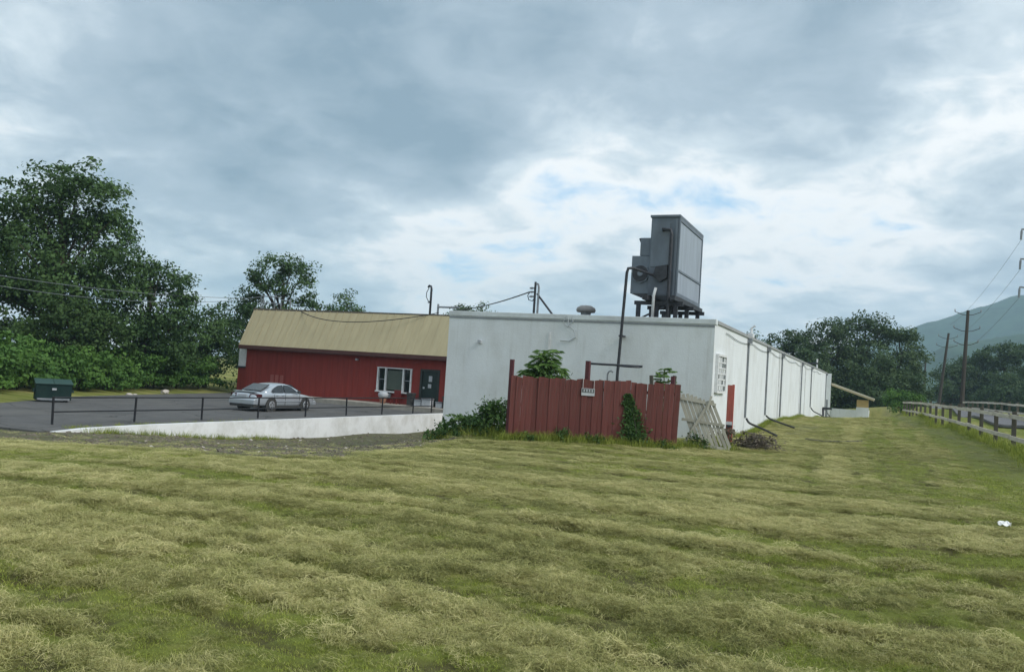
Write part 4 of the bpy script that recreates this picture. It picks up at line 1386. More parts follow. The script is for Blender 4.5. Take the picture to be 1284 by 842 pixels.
# ------------------------------------------------------------------ poles and wires
def upole(x, y, h, lean, label, arms, r=.17):
    z = gs(x, y)
    t = thing('utility_pole', label, 'utility pole', (x, y, z))
    top = Vector((lean, 0, h))
    MB().tube([(0, 0, -.5), (lean * .5, 0, h * .5), top], [r, r * .85, r * .65], 8).build('pole', M_POLE, t)
    for (zf, ln) in arms:
        c = top * zf
        MB().tube([c + Vector((-ln, 0, .38)), c + Vector((-ln * .4, 0, .06)), c, c + Vector((ln * .4, 0, .06)), c + Vector((ln, 0, .38))], .038, 6).build('crossarm', M_POLE, t)
        for s in (-1, 1):
            q = c + Vector((s * ln, 0, .38))
            MB().tube([q, q + Vector((0, 0, .1)), q + Vector((0, 0, .3))], [.05, .08, .03], 6).build('insulator', M_GREYMETAL, t)
    return t


upole(8.15, 107.7, 12.0, .3, 'tall wooden utility pole with upswept arms near the hillside trees', [(.955, 1.3), (.80, 1.3), (.67, 1.2)], .24)
upole(7.7, 144.0, 12.4, 1.1, 'leaning wooden utility pole between the straight pole and the dark trees', [(.93, 1.3), (.82, 1.4)], .24)
upole(8.8, 223.0, 12.4, .2, 'farthest small wooden utility pole above the round bush', [(.95, 1.4)], .26)
# transmission pole just past the right edge with davit arms
tp_ = thing('transmission_pole', 'tall steel pole with three davit arms carrying hanging insulators', 'utility pole', (13.4, 90.2, gs(13.4, 90.2)))
z0 = gs(13.4, 90.2)
MB().tube([(0, 0, -.5), (0, 0, 21.5 - z0)], [.35, .2], 12).build('pole', M_POLE, tp_)
for z in (18.45, 15.65, 13.0):
    MB().tube([(0, 0, z - z0 - .35), (-1.2, 0, z - z0 - .05), (-2.2, 0, z - z0)], [.12, .09, .07], 8).build('davit_arm', M_GREYMETAL, tp_)
    MB().tube([(-2.15, 0, z - z0), (-2.17, 0, z - z0 - .2), (-2.2, 0, z - z0 - 1.0)], [.04, .1, .09], 8).build('insulator', M_GREYMETAL, tp_)
    MB().tube([(0, 0, z - z0 - .35), (1.2, 0, z - z0 - .05), (2.2, 0, z - z0)], [.12, .09, .07], 8).build('davit_arm', M_GREYMETAL, tp_)
    MB().tube([(2.15, 0, z - z0), (2.17, 0, z - z0 - .2), (2.2, 0, z - z0 - 1.0)], [.04, .1, .09], 8).build('insulator', M_GREYMETAL, tp_)


def wire(name, a, b, sag, r, label, m=None, group=None):
    a, b = Vector(a), Vector(b)
    pts = []
    for k in range(25):
        u = k / 24
        p = a.lerp(b, u)
        p.z -= sag * 4 * u * (1 - u)
        pts.append(tuple(p))
    o = MB().tube(pts, r, 5).build(name, m or M_WIRE, smooth=True)
    return tag(o, label, 'wire', group)


for k, z in enumerate((17.4, 14.6, 11.95)):
    wire('power_line', (11.2, 90.3, z), (9.3, 150.0, z - 3.2), .9, .013, ('top', 'middle', 'lowest')[k] + ' thin power line running from the davit arm towards the far poles', M_WIREP)
# service wires on the left and over the roofs
wire('service_wire', (-45.6, 23.1, 5.75), (-43.4, 48.8, 6.15), .6, .018, 'upper service wire crossing the big tree to the roof frame', M_WIREP)
wire('service_wire', (-45.6, 23.1, 5.45), (-43.4, 48.8, 6.05), 1.0, .018, 'lower sagging service wire crossing the big tree to the roof frame', M_WIREP)
pts = []
for k in range(31):
    u = k / 30
    pts.append((-38.6 + u * 11.5, 48.6 - 4 * u * (1 - u) * 2.0, 5.42 - 4 * u * (1 - u) * .92 + .1 * u))
tag(MB().tube(pts, .03, 6).build('roof_wire', M_WIRE, smooth=True), 'dark cable sagging across the tan roof', 'wire')
wire('roof_wire', (-26.0, 48.9, 5.75), (-14.45, 34.0, 5.45), .15, .03, 'dark cable rising to the service mast on the white roof')

# ------------------------------------------------------------------ foliage
def leaf_mesh(name, P, S, m, tint, outward=None, flat=0.0, aspect=0.55, seed=0):
    """P: leaf centres (n,3), S: sizes, one bent quad pair per leaf"""
    r = np.random.default_rng(seed + 5)
    n = len(P)
    nrm = r.normal(size=(n, 3))
    nrm[:, 2] += 0.7
    if outward is not None:
        nrm += outward * 0.8
    nrm /= np.linalg.norm(nrm, axis=1)[:, None] + 1e-9
    ax = r.normal(size=(n, 3))
    ax -= nrm * (ax * nrm).sum(1)[:, None]
    ax /= np.linalg.norm(ax, axis=1)[:, None] + 1e-9
    bx = np.cross(nrm, ax)
    S = np.asarray(S)[:, None]
    a = P - ax * S * .5
    c = P + ax * S * .5 - nrm * S * .12
    b = P + bx * S * .5 * aspect + nrm * S * .06
    d = P - bx * S * .5 * aspect + nrm * S * .06
    V = np.stack([a, b, c, d], 1).reshape(-1, 3)
    idx = np.arange(n) * 4
    F = np.stack([idx, idx + 1, idx + 2, idx + 3], 1)
    me = bpy.data.meshes.new(name)
    me.vertices.add(len(V))
    me.vertices.foreach_set('co', V.ravel())
    me.loops.add(F.size)
    me.loops.foreach_set('vertex_index', F.ravel())
    me.polygons.add(n)
    me.polygons.foreach_set('loop_start', np.arange(n) * 4)
    me.update(calc_edges=True)
    at = me.attributes.new('tint', 'FLOAT', 'POINT')
    at.data.foreach_set('value', np.repeat(np.clip(tint, 0, 1), 4).astype(np.float32))
    me.materials.append(m)
    return me


LM_DARK = leafmat('leaf_dark', (0.034, 0.076, 0.025), (0.10, 0.175, 0.052))
LM_MID = leafmat('leaf_mid', (0.034, 0.072, 0.02), (0.085, 0.145, 0.04))
LM_SHRUB = leafmat('leaf_shrub', (0.042, 0.11, 0.022), (0.125, 0.24, 0.048))
LM_FAR = leafmat('leaf_far', (0.042, 0.082, 0.033), (0.10, 0.155, 0.062))
LM_BRIGHT = leafmat('leaf_bright', (0.09, 0.18, 0.04), (0.22, 0.35, 0.10), 0.35)
LM_WEED = leafmat('leaf_weed', (0.035, 0.085, 0.022), (0.11, 0.19, 0.05))
LM_DRY = leafmat('leaf_dry', (0.12, 0.10, 0.075), (0.22, 0.19, 0.14), 0.1)


def tree(name, label, cat, base, lobes, trunk_r, trunk_h, m, leaf=.2, nleaf=70, dens=1.0, seed=1, group=None, puff=.75, limbs=True):
    """lobes: (lateral, forward, height, radius across, radius up) in metres from the base, lateral along the picture plane"""
    r = np.random.default_rng(seed)
    bz = gs(base[0], base[1])
    t = thing(name, label, cat, (base[0], base[1], bz), 0, group)
    cl = []
    for (u, w, h, ra, rh) in lobes:
        n = max(4, int(dens * 3.4 * (ra * ra * rh) ** (2 / 3.)))
        d = r.normal(size=(n, 3))
        d /= np.linalg.norm(d, axis=1)[:, None]
        rad = r.uniform(.10, 1.0, n) ** .42
        rad *= 1 + .17 * r.normal(size=n)
        q = d * rad[:, None] * np.array([ra, ra, rh])
        c = RIGHT * u + FWD * w
        q += np.array([c.x, c.y, h])
        cl.append(q)
    cl = np.concatenate(cl)
    cl = cl[cl[:, 2] > .4]
    centre = np.array([0, 0, np.mean([l[2] for l in lobes])])
    P, S, T, O = [], [], [], []
    for q in cl:
        k = int(nleaf * 1.5 * r.uniform(.6, 1.3))
        pr = puff * r.uniform(.6, 1.25)
        g = np.clip(r.normal(size=(k, 3)), -1.7, 1.7) * np.array([pr, pr, pr * .6]) * .62
        g[:, 2] -= .12 * (g[:, 0] ** 2 + g[:, 1] ** 2) / pr
        P.append(q + g)
        S.append(leaf * r.uniform(.6, 1.4, k))
        T.append(np.full(k, r.uniform(.0, 1.0) ** 1.3 * .8) + r.uniform(0, .3, k))
        o = q - centre
        o = o / (np.linalg.norm(o) + 1e-6)
        O.append(np.tile(o, (k, 1)) + g / (np.linalg.norm(g, axis=1)[:, None] + 1e-6) * .6)
    P = np.concatenate(P)
    P[:, 2] = np.maximum(P[:, 2], .12)
    me = leaf_mesh('crown', P, np.concatenate(S), m, np.concatenate(T), np.concatenate(O), seed=seed)
    inst('crown', me, t)
    b = MB()
    top = Vector((0, 0, trunk_h))
    wob = [Vector((r.normal() * .12, r.normal() * .12, 0)) * (trunk_h * .12) for _ in range(4)]
    spine = [Vector((0, 0, -.4))] + [Vector((0, 0, trunk_h * f)) + wob[i] for i, f in enumerate((.25, .5, .75, 1.0))]
    b.tube(spine, [trunk_r * f for f in (1.25, 1.0, .8, .6, .25)], 8)
    if limbs:
        sel = r.choice(len(cl), min(len(cl), 26), replace=False)
        for i in sel:
            e = Vector(cl[i])
            f = min(.95, max(.18, (e.z / trunk_h) * .62))
            k = f * 4
            j = min(3, int(k))
            s = spine[j].lerp(spine[j + 1], k - j) if j < 4 else spine[-1]
            s = Vector((0, 0, trunk_h * f)) if s.z < .2 else s
            mid = s.lerp(e, .5) + Vector((0, 0, .06 * (e - s).length))
            b.tube([s, mid, e], [trunk_r * .36, trunk_r * .2, trunk_r * .06], 5, cap=False)
    b.build('trunk', M_BARK, t, smooth=True)
    return t


# big trees on the left behind the shrubs
tree('broadleaf_tree', 'tallest dark broadleaf tree rising behind the green shrubs', 'tree', (-49.8, 38.0),
     [(.2, 0, 13.0, 2.0, 1.7), (2.2, 0, 12.6, 1.9, 1.2), (-1.6, 0, 11.9, 2.1, 1.4), (2.9, .5, 10.7, 2.0, 1.3), (0, 0, 10.4, 2.6, 1.8), (-3.6, 0, 10.2, 2.6, 1.7),
      (3.6, 0, 8.0, 2.4, 1.8), (-1.5, -.5, 7.6, 3.2, 2.2), (-4.4, 0, 7.2, 2.8, 2.2), (1.8, -.5, 6.0, 3.0, 2.0), (-2.6, -.6, 4.6, 3.2, 2.0), (3.0, -.6, 3.8, 2.8, 1.8), (0, -.5, 2.6, 3.2, 1.6)],
     .34, 12.4, LM_DARK, leaf=.26, nleaf=64, dens=1.9, seed=3, puff=.8)
tree('broadleaf_tree', 'dark broadleaf tree leaning out to the right of the tallest tree', 'tree', (-46.0, 42.0),
     [(.2, 0, 8.3, 1.1, .9), (-1.6, 0, 9.0, 1.2, 1.0), (2.0, 0, 7.7, 1.0, .8), (2.5, .3, 6.5, .9, .7), (.8, 0, 7.0, 1.9, 1.3), (-1.4, 0, 7.0, 2.0, 1.5), (1.8, 0, 5.0, 1.9, 1.4), (-.8, -.4, 4.4, 2.3, 1.6), (2.2, 0, 3.0, 1.9, 1.2), (-.6, 0, 2.4, 2.4, 1.3)],
     .24, 8.2, LM_DARK, leaf=.25, nleaf=60, dens=1.8, seed=5, puff=.72)
tree('broadleaf_tree', 'broad dark tree at the end of the shrubs left of the tallest tree', 'tree', (-56.0, 33.5),
     [(.5, 0, 11.0, 2.0, 1.4), (-1.8, 0, 10.4, 2.2, 1.6), (1.4, 0, 8.8, 2.4, 1.6), (-2.0, 0, 7.2, 3.0, 2.0), (1.4, 0, 5.6, 3.0, 2.0), (-1.2, 0, 3.6, 3.2, 2.0), (2.2, -.5, 3.0, 2.6, 1.6)],
     .3, 10, LM_DARK, leaf=.26, nleaf=60, dens=1.6, seed=8, puff=.8)
tree('understory_tree', 'lighter green rounded small tree in front of the tallest tree', 'tree', (-46.0, 36.2),
     [(0, 0, 4.4, 1.9, 1.2), (-1.3, 0, 3.6, 1.6, 1.1), (1.4, 0, 3.6, 1.6, 1.1), (.2, -.3, 2.6, 2.2, 1.1)],
     .14, 3.8, LM_MID, leaf=.22, nleaf=60, dens=2.0, seed=13, puff=.62)
tree('understory_tree', 'small dark tree filling the gap left of the red building', 'tree', (-47.2, 49.0),
     [(0, 0, 5.0, 1.9, 1.3), (-1.8, 0, 4.3, 1.8, 1.3), (1.5, 0, 4.0, 1.7, 1.2), (-.3, 0, 2.6, 2.6, 1.6), (-3.0, 0, 3.0, 1.9, 1.4)],
     .16, 4.2, LM_DARK, leaf=.24, nleaf=60, dens=2.0, seed=17, puff=.7)
tree('broadleaf_tree', 'dark spreading tree directly behind the left end of the tan roof', 'tree', (-48.0, 58.2),
     [(-.6, 0, 10.9, 1.5, 1.0), (-2.2, 0, 9.9, 1.4, 1.0), (1.4, 0, 10.6, 1.4, .9), (2.2, 0, 9.4, 1.1, .7), (-.6, 0, 8.8, 2.1, 1.4), (-3.2, 0, 7.0, 1.8, 1.3), (1.6, 0, 7.2, 1.6, 1.3), (-1.0, 0, 5.8, 3.0, 1.8), (-3.6, 0, 4.4, 2.4, 1.8), (1.0, 0, 4.0, 3.2, 1.8), (-2.0, 0, 2.4, 3.2, 1.6)],
     .28, 9.4, LM_DARK, leaf=.26, nleaf=60, dens=1.7, seed=21, puff=.75)
tree('broadleaf_tree', 'smaller rounded tree showing above the middle of the tan roof', 'tree', (-50.4, 71.2),
     [(0, 0, 8.6, 1.3, 1.1), (-1.3, 0, 7.8, 1.2, .9), (1.4, 0, 7.6, 1.2, .9), (0, 0, 6.4, 2.8, 1.8), (0, 0, 4.0, 3.0, 2.0)],
     .25, 7.6, LM_DARK, leaf=.27, nleaf=54, dens=1.5, seed=24, puff=.75)
tree('broadleaf_tree', 'far tree top peeping over the left end of the white roof', 'tree', (-50.0, 97.5),
     [(0, 0, 10.6, 1.9, 1.0), (-1.7, 0, 9.8, 1.7, 1.0), (2.0, 0, 9.9, 1.8, 1.0), (0, 0, 8.2, 3.0, 1.8), (0, 0, 5.0, 3.2, 2.4)],
     .25, 9, LM_FAR, leaf=.3, nleaf=44, dens=1.2, seed=27, puff=.75)
tree('broadleaf_tree', 'far low tree top beside the service mast on the white roof', 'tree', (-40.0, 104.0),
     [(0, 0, 9.6, 2.2, 1.0), (-2.2, 0, 9.2, 2.0, 1.0), (2.4, 0, 9.1, 2.2, .9), (0, 0, 7.0, 3.6, 2.0), (0, 0, 4.5, 3.4, 2.2)],
     .25, 8.6, LM_FAR, leaf=.3, nleaf=44, dens=1.1, seed=29, puff=.75)
# the wood at the far end of the long building
FT = [(-15.6, 112.0, 9.8, 3.0, 'leftmost dark tree of the wood, behind the long white wall'),
      (-11.0, 116.0, 11.4, 3.0, 'dark tree with loose top behind the middle of the long white wall'),
      (-6.6, 113.0, 11.6, 3.2, 'dark wide tree behind the lean-to shed'),
      (-2.4, 117.0, 13.5, 3.6, 'tallest dark round tree of the wood behind the lean-to shed'),
      (1.6, 119.0, 12.2, 3.0, 'dark tree at the right edge of the wood beside the hill'),
      (-9.0, 108.0, 7.6, 3.0, 'lower dark tree in front of the wood behind the white wall'),
      (-.6, 110.0, 7.4, 2.8, 'lower dark tree in front of the tallest tree of the wood'),
      (2.6, 113.5, 6.4, 2.0, 'small dark tree at the right foot of the wood')]
for i, (x, y, h, w, lab) in enumerate(FT):
    r = np.random.default_rng(100 + i)
    lob = [(0, 0, h - 1.3, w * .62, 1.3), (-w * .55, 0, h - 2.3, w * .55, 1.4), (w * .55, 0, h - 2.2, w * .55, 1.4), (0, -.5, h * .62, w * .95, h * .17),
           (-w * .6, 0, h * .45, w * .7, h * .16), (w * .6, 0, h * .45, w * .7, h * .16), (0, -.6, h * .28, w, h * .16), (w * .4, 0, h * .13, w * .8, h * .1), (-w * .4, 0, h * .13, w * .8, h * .1)]
    lob = [(a + r.normal() * .3, b, c + r.normal() * .25, d, e) for a, b, c, d, e in lob]
    tree('woodland_tree', lab, 'tree', (x, y), lob, .26, h * .82, LM_FAR, leaf=.34, nleaf=46, dens=1.5, seed=130 + i, puff=.85)
tree('small_tree', 'small bright green round tree standing at the end of the rail fence', 'tree', (1.55, 82.0),
     [(0, 0, 2.0, 1.25, .8), (-.8, 0, 1.7, 1.0, .65), (.8, 0, 1.75, 1.0, .65), (.1, -.2, 1.3, 1.3, .6)],
     .08, 1.9, LM_SHRUB, leaf=.16, nleaf=60, dens=4.0, seed=44, puff=.45)
RT = [(12.0, 178, 9.0, 3.6, 'low hazy tree left in the row at the foot of the hill'), (16.0, 184, 11.0, 4.2, 'hazy rounded tree left of the tallest tree below the hill'),
      (20.8, 182, 12.8, 4.4, 'tallest hazy tree in the row below the hill'), (25.5, 176, 12.6, 4.4, 'hazy tree right of the tallest in the row below the hill'),
      (29.5, 170, 11.6, 4.2, 'hazy tree at the far right end of the row below the hill'), (18.5, 165, 6.5, 3.8, 'low hazy tree in front of the row below the hill'), (24.5, 160, 6.5, 3.8, 'low dark tree at the front right of the row below the hill')]
for i, (x, y, h, w, lab) in enumerate(RT):
    h *= 1.12
    r = np.random.default_rng(200 + i)
    lob = [(0, 0, h - 1.6, w * .6, 1.6), (-w * .5, 0, h - 2.8, w * .6, 1.6), (w * .5, 0, h - 2.6, w * .6, 1.6), (0, -.5, h * .55, w, h * .2), (-w * .5, 0, h * .32, w * .8, h * .18), (w * .5, 0, h * .32, w * .8, h * .18), (0, 0, h * .14, w, h * .12)]
    lob = [(a + r.normal() * .3, b, c + r.normal() * .25, d, e) for a, b, c, d, e in lob]
    tree('hillside_tree', lab, 'tree', (x, y), lob, .28, h * .8, LM_FAR, leaf=.42, nleaf=40, dens=1.25, seed=230 + i, puff=1.0)

# shrubs along the far side of the lot
SHR = [(-40.2, 24.0), (-41.0, 26.0), (-41.8, 28.2), (-42.6, 30.6), (-43.3, 33.0), (-43.9, 35.4), (-44.6, 37.8), (-45.2, 40.2), (-45.6, 42.6), (-46.0, 45.0), (-46.2, 47.4), (-43.2, 26.6), (-45.2, 32.0), (-46.4, 38.0), (-47.2, 43.6), (-39.4, 21.4)]
for i, (x, y) in enumerate(SHR):
    r = np.random.default_rng(300 + i)
    h = r.uniform(2.1, 2.75) * (1.15 if i > 10 else 1)
    lob = [(0, 0, h - .5, 1.2, .5), (-.9, 0, h - .8, 1.0, .5), (.9, 0, h - .7, 1.0, .5), (0, -.5, h * .45, 1.5, h * .28), (-.8, -.4, h * .25, 1.2, h * .2), (.9, -.4, h * .25, 1.2, h * .2)]
    slab = ('dense bright green leafy shrub at the edge of the parking lot behind the dumpster' if i in (1, 2, 3) else 'dense green leafy shrub beside the left end of the red building' if i in (9, 10) else 'taller green leafy shrub in the back row below the big trees' if i in (11, 12, 13, 14) else 'dense bright green leafy shrub in the front row beyond the parking lot')
    tree('shrub', slab, 'shrub', (x, y), lob, .05, h * .7, LM_SHRUB, leaf=.24, nleaf=42, dens=4.2, seed=310 + i, group='green shrubs beyond the parking lot', puff=.42, limbs=False)

# pale rubble at the foot of the shrubs
for k, (x, y, s, lab) in enumerate(((-40.6, 36.2, .2, 'pale rubble lump lying at the foot of the shrubs nearer the dumpster'), (-42.4, 40.6, .28, 'larger pale rubble lump at the foot of the shrubs nearer the red building'), (-40.9, 36.9, .13, 'tiny pale stone next to the pale rubble lump'))):
    bm = bmesh.new()
    bmesh.ops.create_icosphere(bm, subdivisions=2, radius=s)
    rr = random.Random(k)
    for v in bm.verts:
        v.co *= rr.uniform(.75, 1.2)
        v.co.z *= .6
    me_ = bpy.data.meshes.new('rubble')
    bm.to_mesh(me_)
    bm.free()
    me_.materials.append(M_ROCK)
    o = bpy.data.objects.new('rubble', me_)
    COL.objects.link(o)
    o.location = (x, y, gs(x, y) + s * .35)
    tag(o, lab, 'rubble')


# weeds, fronds, vine
def frond(pts_out, base, d, length, droop, nl, leaf, r):
    """adds the leaflet centres of one arching pinnate frond"""
    d = Vector(d).normalized()
    side = d.cross(Vector((0, 0, 1)))
    if side.length < .05:
        side = Vector((1, 0, 0))
    side.normalize()
    st = []
    for k in range(nl + 1):
        u = k / nl
        p = Vector(base) + d * length * u + Vector((0, 0, -droop * u * u * length))
        st.append(p)
        if u > .15:
            for s in (-1, 1):
                ll = leaf * (1.15 - abs(u - .5))
                pts_out.append((p, (side * s + d * .35 + Vector((0, 0, -.25))).normalized(), ll))
    return st


def frond_plant(name, label, cat, base, stems, m, seed, nfr=9, length=.7, leaf=.2, stem_r=.015, zoff=0.0):
    r = random.Random(seed)
    bz = gs(base[0], base[1]) + zoff
    t = thing(name, label, cat, (base[0], base[1], bz))
    lf, sb = [], MB()
    for (x, y, h) in stems:
        top = Vector((x, y, h))
        sb.tube([(x * .4, y * .4, -.05), (x * .75, y * .75, h * .5), top], [stem_r * 1.6, stem_r * 1.2, stem_r], 6)
        for k in range(nfr):
            a = 2 * pi * k / nfr * 1.618 + r.uniform(-.4, .4)
            el = r.uniform(.1, 1.1)
            b = top + Vector((0, 0, -r.uniform(0, h * .28)))
            st = frond(lf, b, (cos(a) * cos(el), sin(a) * cos(el), sin(el)), length * r.uniform(.6, 1.1), r.uniform(.3, .8), 9, leaf, r)
            sb.tube(st, [stem_r * .5] * len(st), 4, cap=False)
    v, f, ti = [], [], []
    for (p, d, l) in lf:
        w = d.cross(Vector((0, 0, 1))).normalized() * l * .17
        n = len(v)
        v += [tuple(p), tuple(p + d * l * .5 + w + Vector((0, 0, .01))), tuple(p + d * l + Vector((0, 0, -l * .2))), tuple(p + d * l * .5 - w + Vector((0, 0, .01)))]
        f.append((n, n + 1, n + 2, n + 3))
        ti += [r.random()] * 4
    me_ = bpy.data.meshes.new('foliage')
    me_.from_pydata(v, [], f)
    a_ = me_.attributes.new('tint', 'FLOAT', 'POINT')
    a_.data.foreach_set('value', ti)
    me_.materials.append(m)
    inst('foliage', me_, t)
    sb.build('stem', mat('green_stem', (0.09, 0.13, 0.04), 0.8), t)
    return t


frond_plant('sumac_sapling', 'bright green sapling with drooping pinnate leaves behind the red fence', 'sapling', (-9.45, 23.2),
            [(.1, 0, 2.35), (-.22, .1, 2.1), (.5, -.05, 2.1), (.3, .15, 2.5), (.0, -.1, 2.0)], LM_BRIGHT, 5, nfr=15, length=.66, leaf=.27)
frond_plant('leafy_sapling', 'small bright leafy sapling behind the right end of the red fence', 'sapling', (-5.95, 24.6),
            [(0, 0, 2.2), (.12, .05, 1.95), (-.1, 0, 1.9)], LM_BRIGHT, 9, nfr=12, length=.36, leaf=.2)


def weed_clump(name, label, cat, base, rx, ry, h, n, m, leaf, seed, stems=10, group=None, zmin=.03, peak=None):
    r = np.random.default_rng(seed)
    bz = gs(base[0], base[1])
    t = thing(name, label, cat, (base[0], base[1], bz), 0, group)
    k = int(n)
    # clumps
    nc = max(4, k // 26)
    cx = r.normal(size=(nc, 2)) * .5
    cz = r.uniform(.08, 1.0, nc) ** .8
    env = np.clip(1.1 - (cx ** 2).sum(1) * .45, .25, 1)
    C = np.stack([cx[:, 0] * rx, cx[:, 1] * ry, cz * h * env], 1)
    idx = r.integers(0, nc, k)
    P = C[idx] + r.normal(size=(k, 3)) * np.array([.09, .09, .07]) * (.5 + h)
    P[:, 2] = np.maximum(P[:, 2], zmin)
    ti = r.uniform(0, .7, nc)[idx] + r.uniform(0, .3, k)
    me_ = leaf_mesh('foliage', P, leaf * r.uniform(.5, 1.4, k), m, ti, seed=seed, aspect=.5)
    inst('foliage', me_, t)
    sb = MB()
    for i in range(stems):
        c = C[r.integers(0, nc)]
        top = Vector((c[0], c[1], c[2] + .12))
        sb.tube([(c[0] * .7, c[1] * .7, -.05), (c[0] * .9, c[1] * .9, top.z * .6), top], [.011, .008, .004], 4, cap=False)
    sb.build('stem', mat('green_stem', (0.09, 0.13, 0.04), 0.8), t)
    return t


weed_clump('weed_clump', 'dark broad-leaved weeds at the left corner of the white wall', 'weeds', (-11.5, 22.7), .8, .5, .62, 950, LM_WEED, .15, 61, 14)
weed_clump('weed_clump', 'tall dark green weeds growing against the left post of the red fence', 'weeds', (-10.35, 22.3), .62, .45, .95, 1400, LM_WEED, .14, 62, 22)
weed_clump('weed_clump', 'low dark weeds trailing from the corner to the white retaining wall', 'weeds', (-12.9, 24.0), .7, .5, .55, 700, LM_WEED, .14, 63, 8)
weed_clump('weed_clump', 'dark mound of leaves showing just above the red fence by the sapling', 'weeds', (-8.9, 22.75), .6, .3, 1.9, 1500, LM_WEED, .12, 64, 10)
weed_clump('weed_clump', 'small green weeds growing through the sagging gate', 'weeds', (-4.85, 24.35), .4, .18, .45, 420, LM_MID, .09, 65, 8)
weed_clump('weed_clump', 'pale dry weeds at the foot of the faded red post', 'weeds', (-4.4, 26.0), .5, .25, .5, 380, LM_DRY, .09, 66, 12)
for k, (x, s, lab) in enumerate(((-8.9, .2, 'low weeds at the foot of the red fence below the left post'), (-8.0, .32, 'low weeds at the foot of the red fence below the notice'), (-7.2, .26, 'low weeds at the foot of the red fence between notice and vine'), (-5.6, .24, 'low weeds at the right foot of the red fence'))):
    weed_clump('weed_clump', lab, 'weeds', (x, FY + fyy(x) - .16), .45, .1, s, 260, LM_WEED, .08, 70 + k, 6)
# vine climbing the fence
r = np.random.default_rng(90)
k = 1500
zc = r.uniform(0, 1, k) ** 1.1 * 1.42
half = np.interp(zc, [0, .5, 1.1, 1.42], [.30, .24, .15, .06])
xx = -6.30 - (zc - .7) * .2 + r.normal(size=k) * half * .55
yy = np.array([fyy(x) for x in xx]) - .075 - r.uniform(0, .13, k) * (1.5 - zc) / 1.5
P = np.stack([xx + 6.4, yy, np.maximum(zc, .03)], 1)
vt = thing('climbing_vine', 'dark green vine climbing up the red board fence', 'vine', (-6.4, FY, 0))
inst('foliage', leaf_mesh('foliage', P, .10 * r.uniform(.6, 1.4, k), LM_WEED, r.uniform(0, .7, k), np.tile(np.array([0, -1.0, 0]), (k, 1)), seed=91), vt)
sb = MB()
for i in range(6):
    x0 = -.25 + i * .1
    sb.tube([(x0, fyy(-6.4 + x0) - .06, 0), (x0 * .8 + .02, fyy(-6.4) - .055, .5), (x0 * .4, fyy(-6.4) - .055, 1.0)], .008, 4)
sb.build('stem', M_BARK, vt)
# grey brush pile
t = thing('brush_pile', 'grey heap of dead brush beside the faded red post', 'brush', (-3.45, 25.9, gs(-3.45, 25.9)))
r = np.random.default_rng(95)
sb = MB()
for i in range(230):
    a = r.uniform(0, 2 * pi)
    rr = abs(r.normal()) * .34
    c = Vector((cos(a) * rr * 1.3, sin(a) * rr * .7, 0))
    hmax = .46 * max(.1, 1 - (rr / .75) ** 2)
    c.z = r.uniform(.02, hmax)
    d = Vector((r.normal(), r.normal(), r.normal() * .35)).normalized() * r.uniform(.08, .26)
    p0, p1 = c - d, c + d
    p0.z, p1.z = max(p0.z, 0), max(p1.z, 0)
    sb.tube([p0, c + Vector((0, 0, .02)), p1], [.012, .009, .004], 4, cap=False)
sb.build('twig_heap', M_BRUSH, t)
k = 900
P = r.normal(size=(k, 3)) * np.array([.34, .2, .13]) + np.array([0, 0, .14])
P[:, 2] = np.maximum(P[:, 2], .02)
inst('dry_leaves', leaf_mesh('dry_leaves', P, .08 * r.uniform(.5, 1.4, k), LM_DRY, r.uniform(0, .6, k), seed=96), t)
# litter
bm = bmesh.new()
bmesh.ops.create_grid(bm, x_segments=6, y_segments=4, size=.5)
rr = random.Random(4)
for v in bm.verts:
    v.co.x *= .15
    v.co.y *= .12
    v.co.z = rr.uniform(0, .07)
me_ = bpy.data.meshes.new('litter')
bm.to_mesh(me_)
bm.free()
me_.materials.append(M_LITTER)
o = bpy.data.objects.new('litter', me_)
COL.objects.link(o)
o.location = (1.55, 13.05, gs(1.55, 13.05) + .045)
so = o.modifiers.new('thick', 'SOLIDIFY')
so.thickness = .006
tag(o, 'crumpled white scrap of litter lying on the mown grass', 'litter')


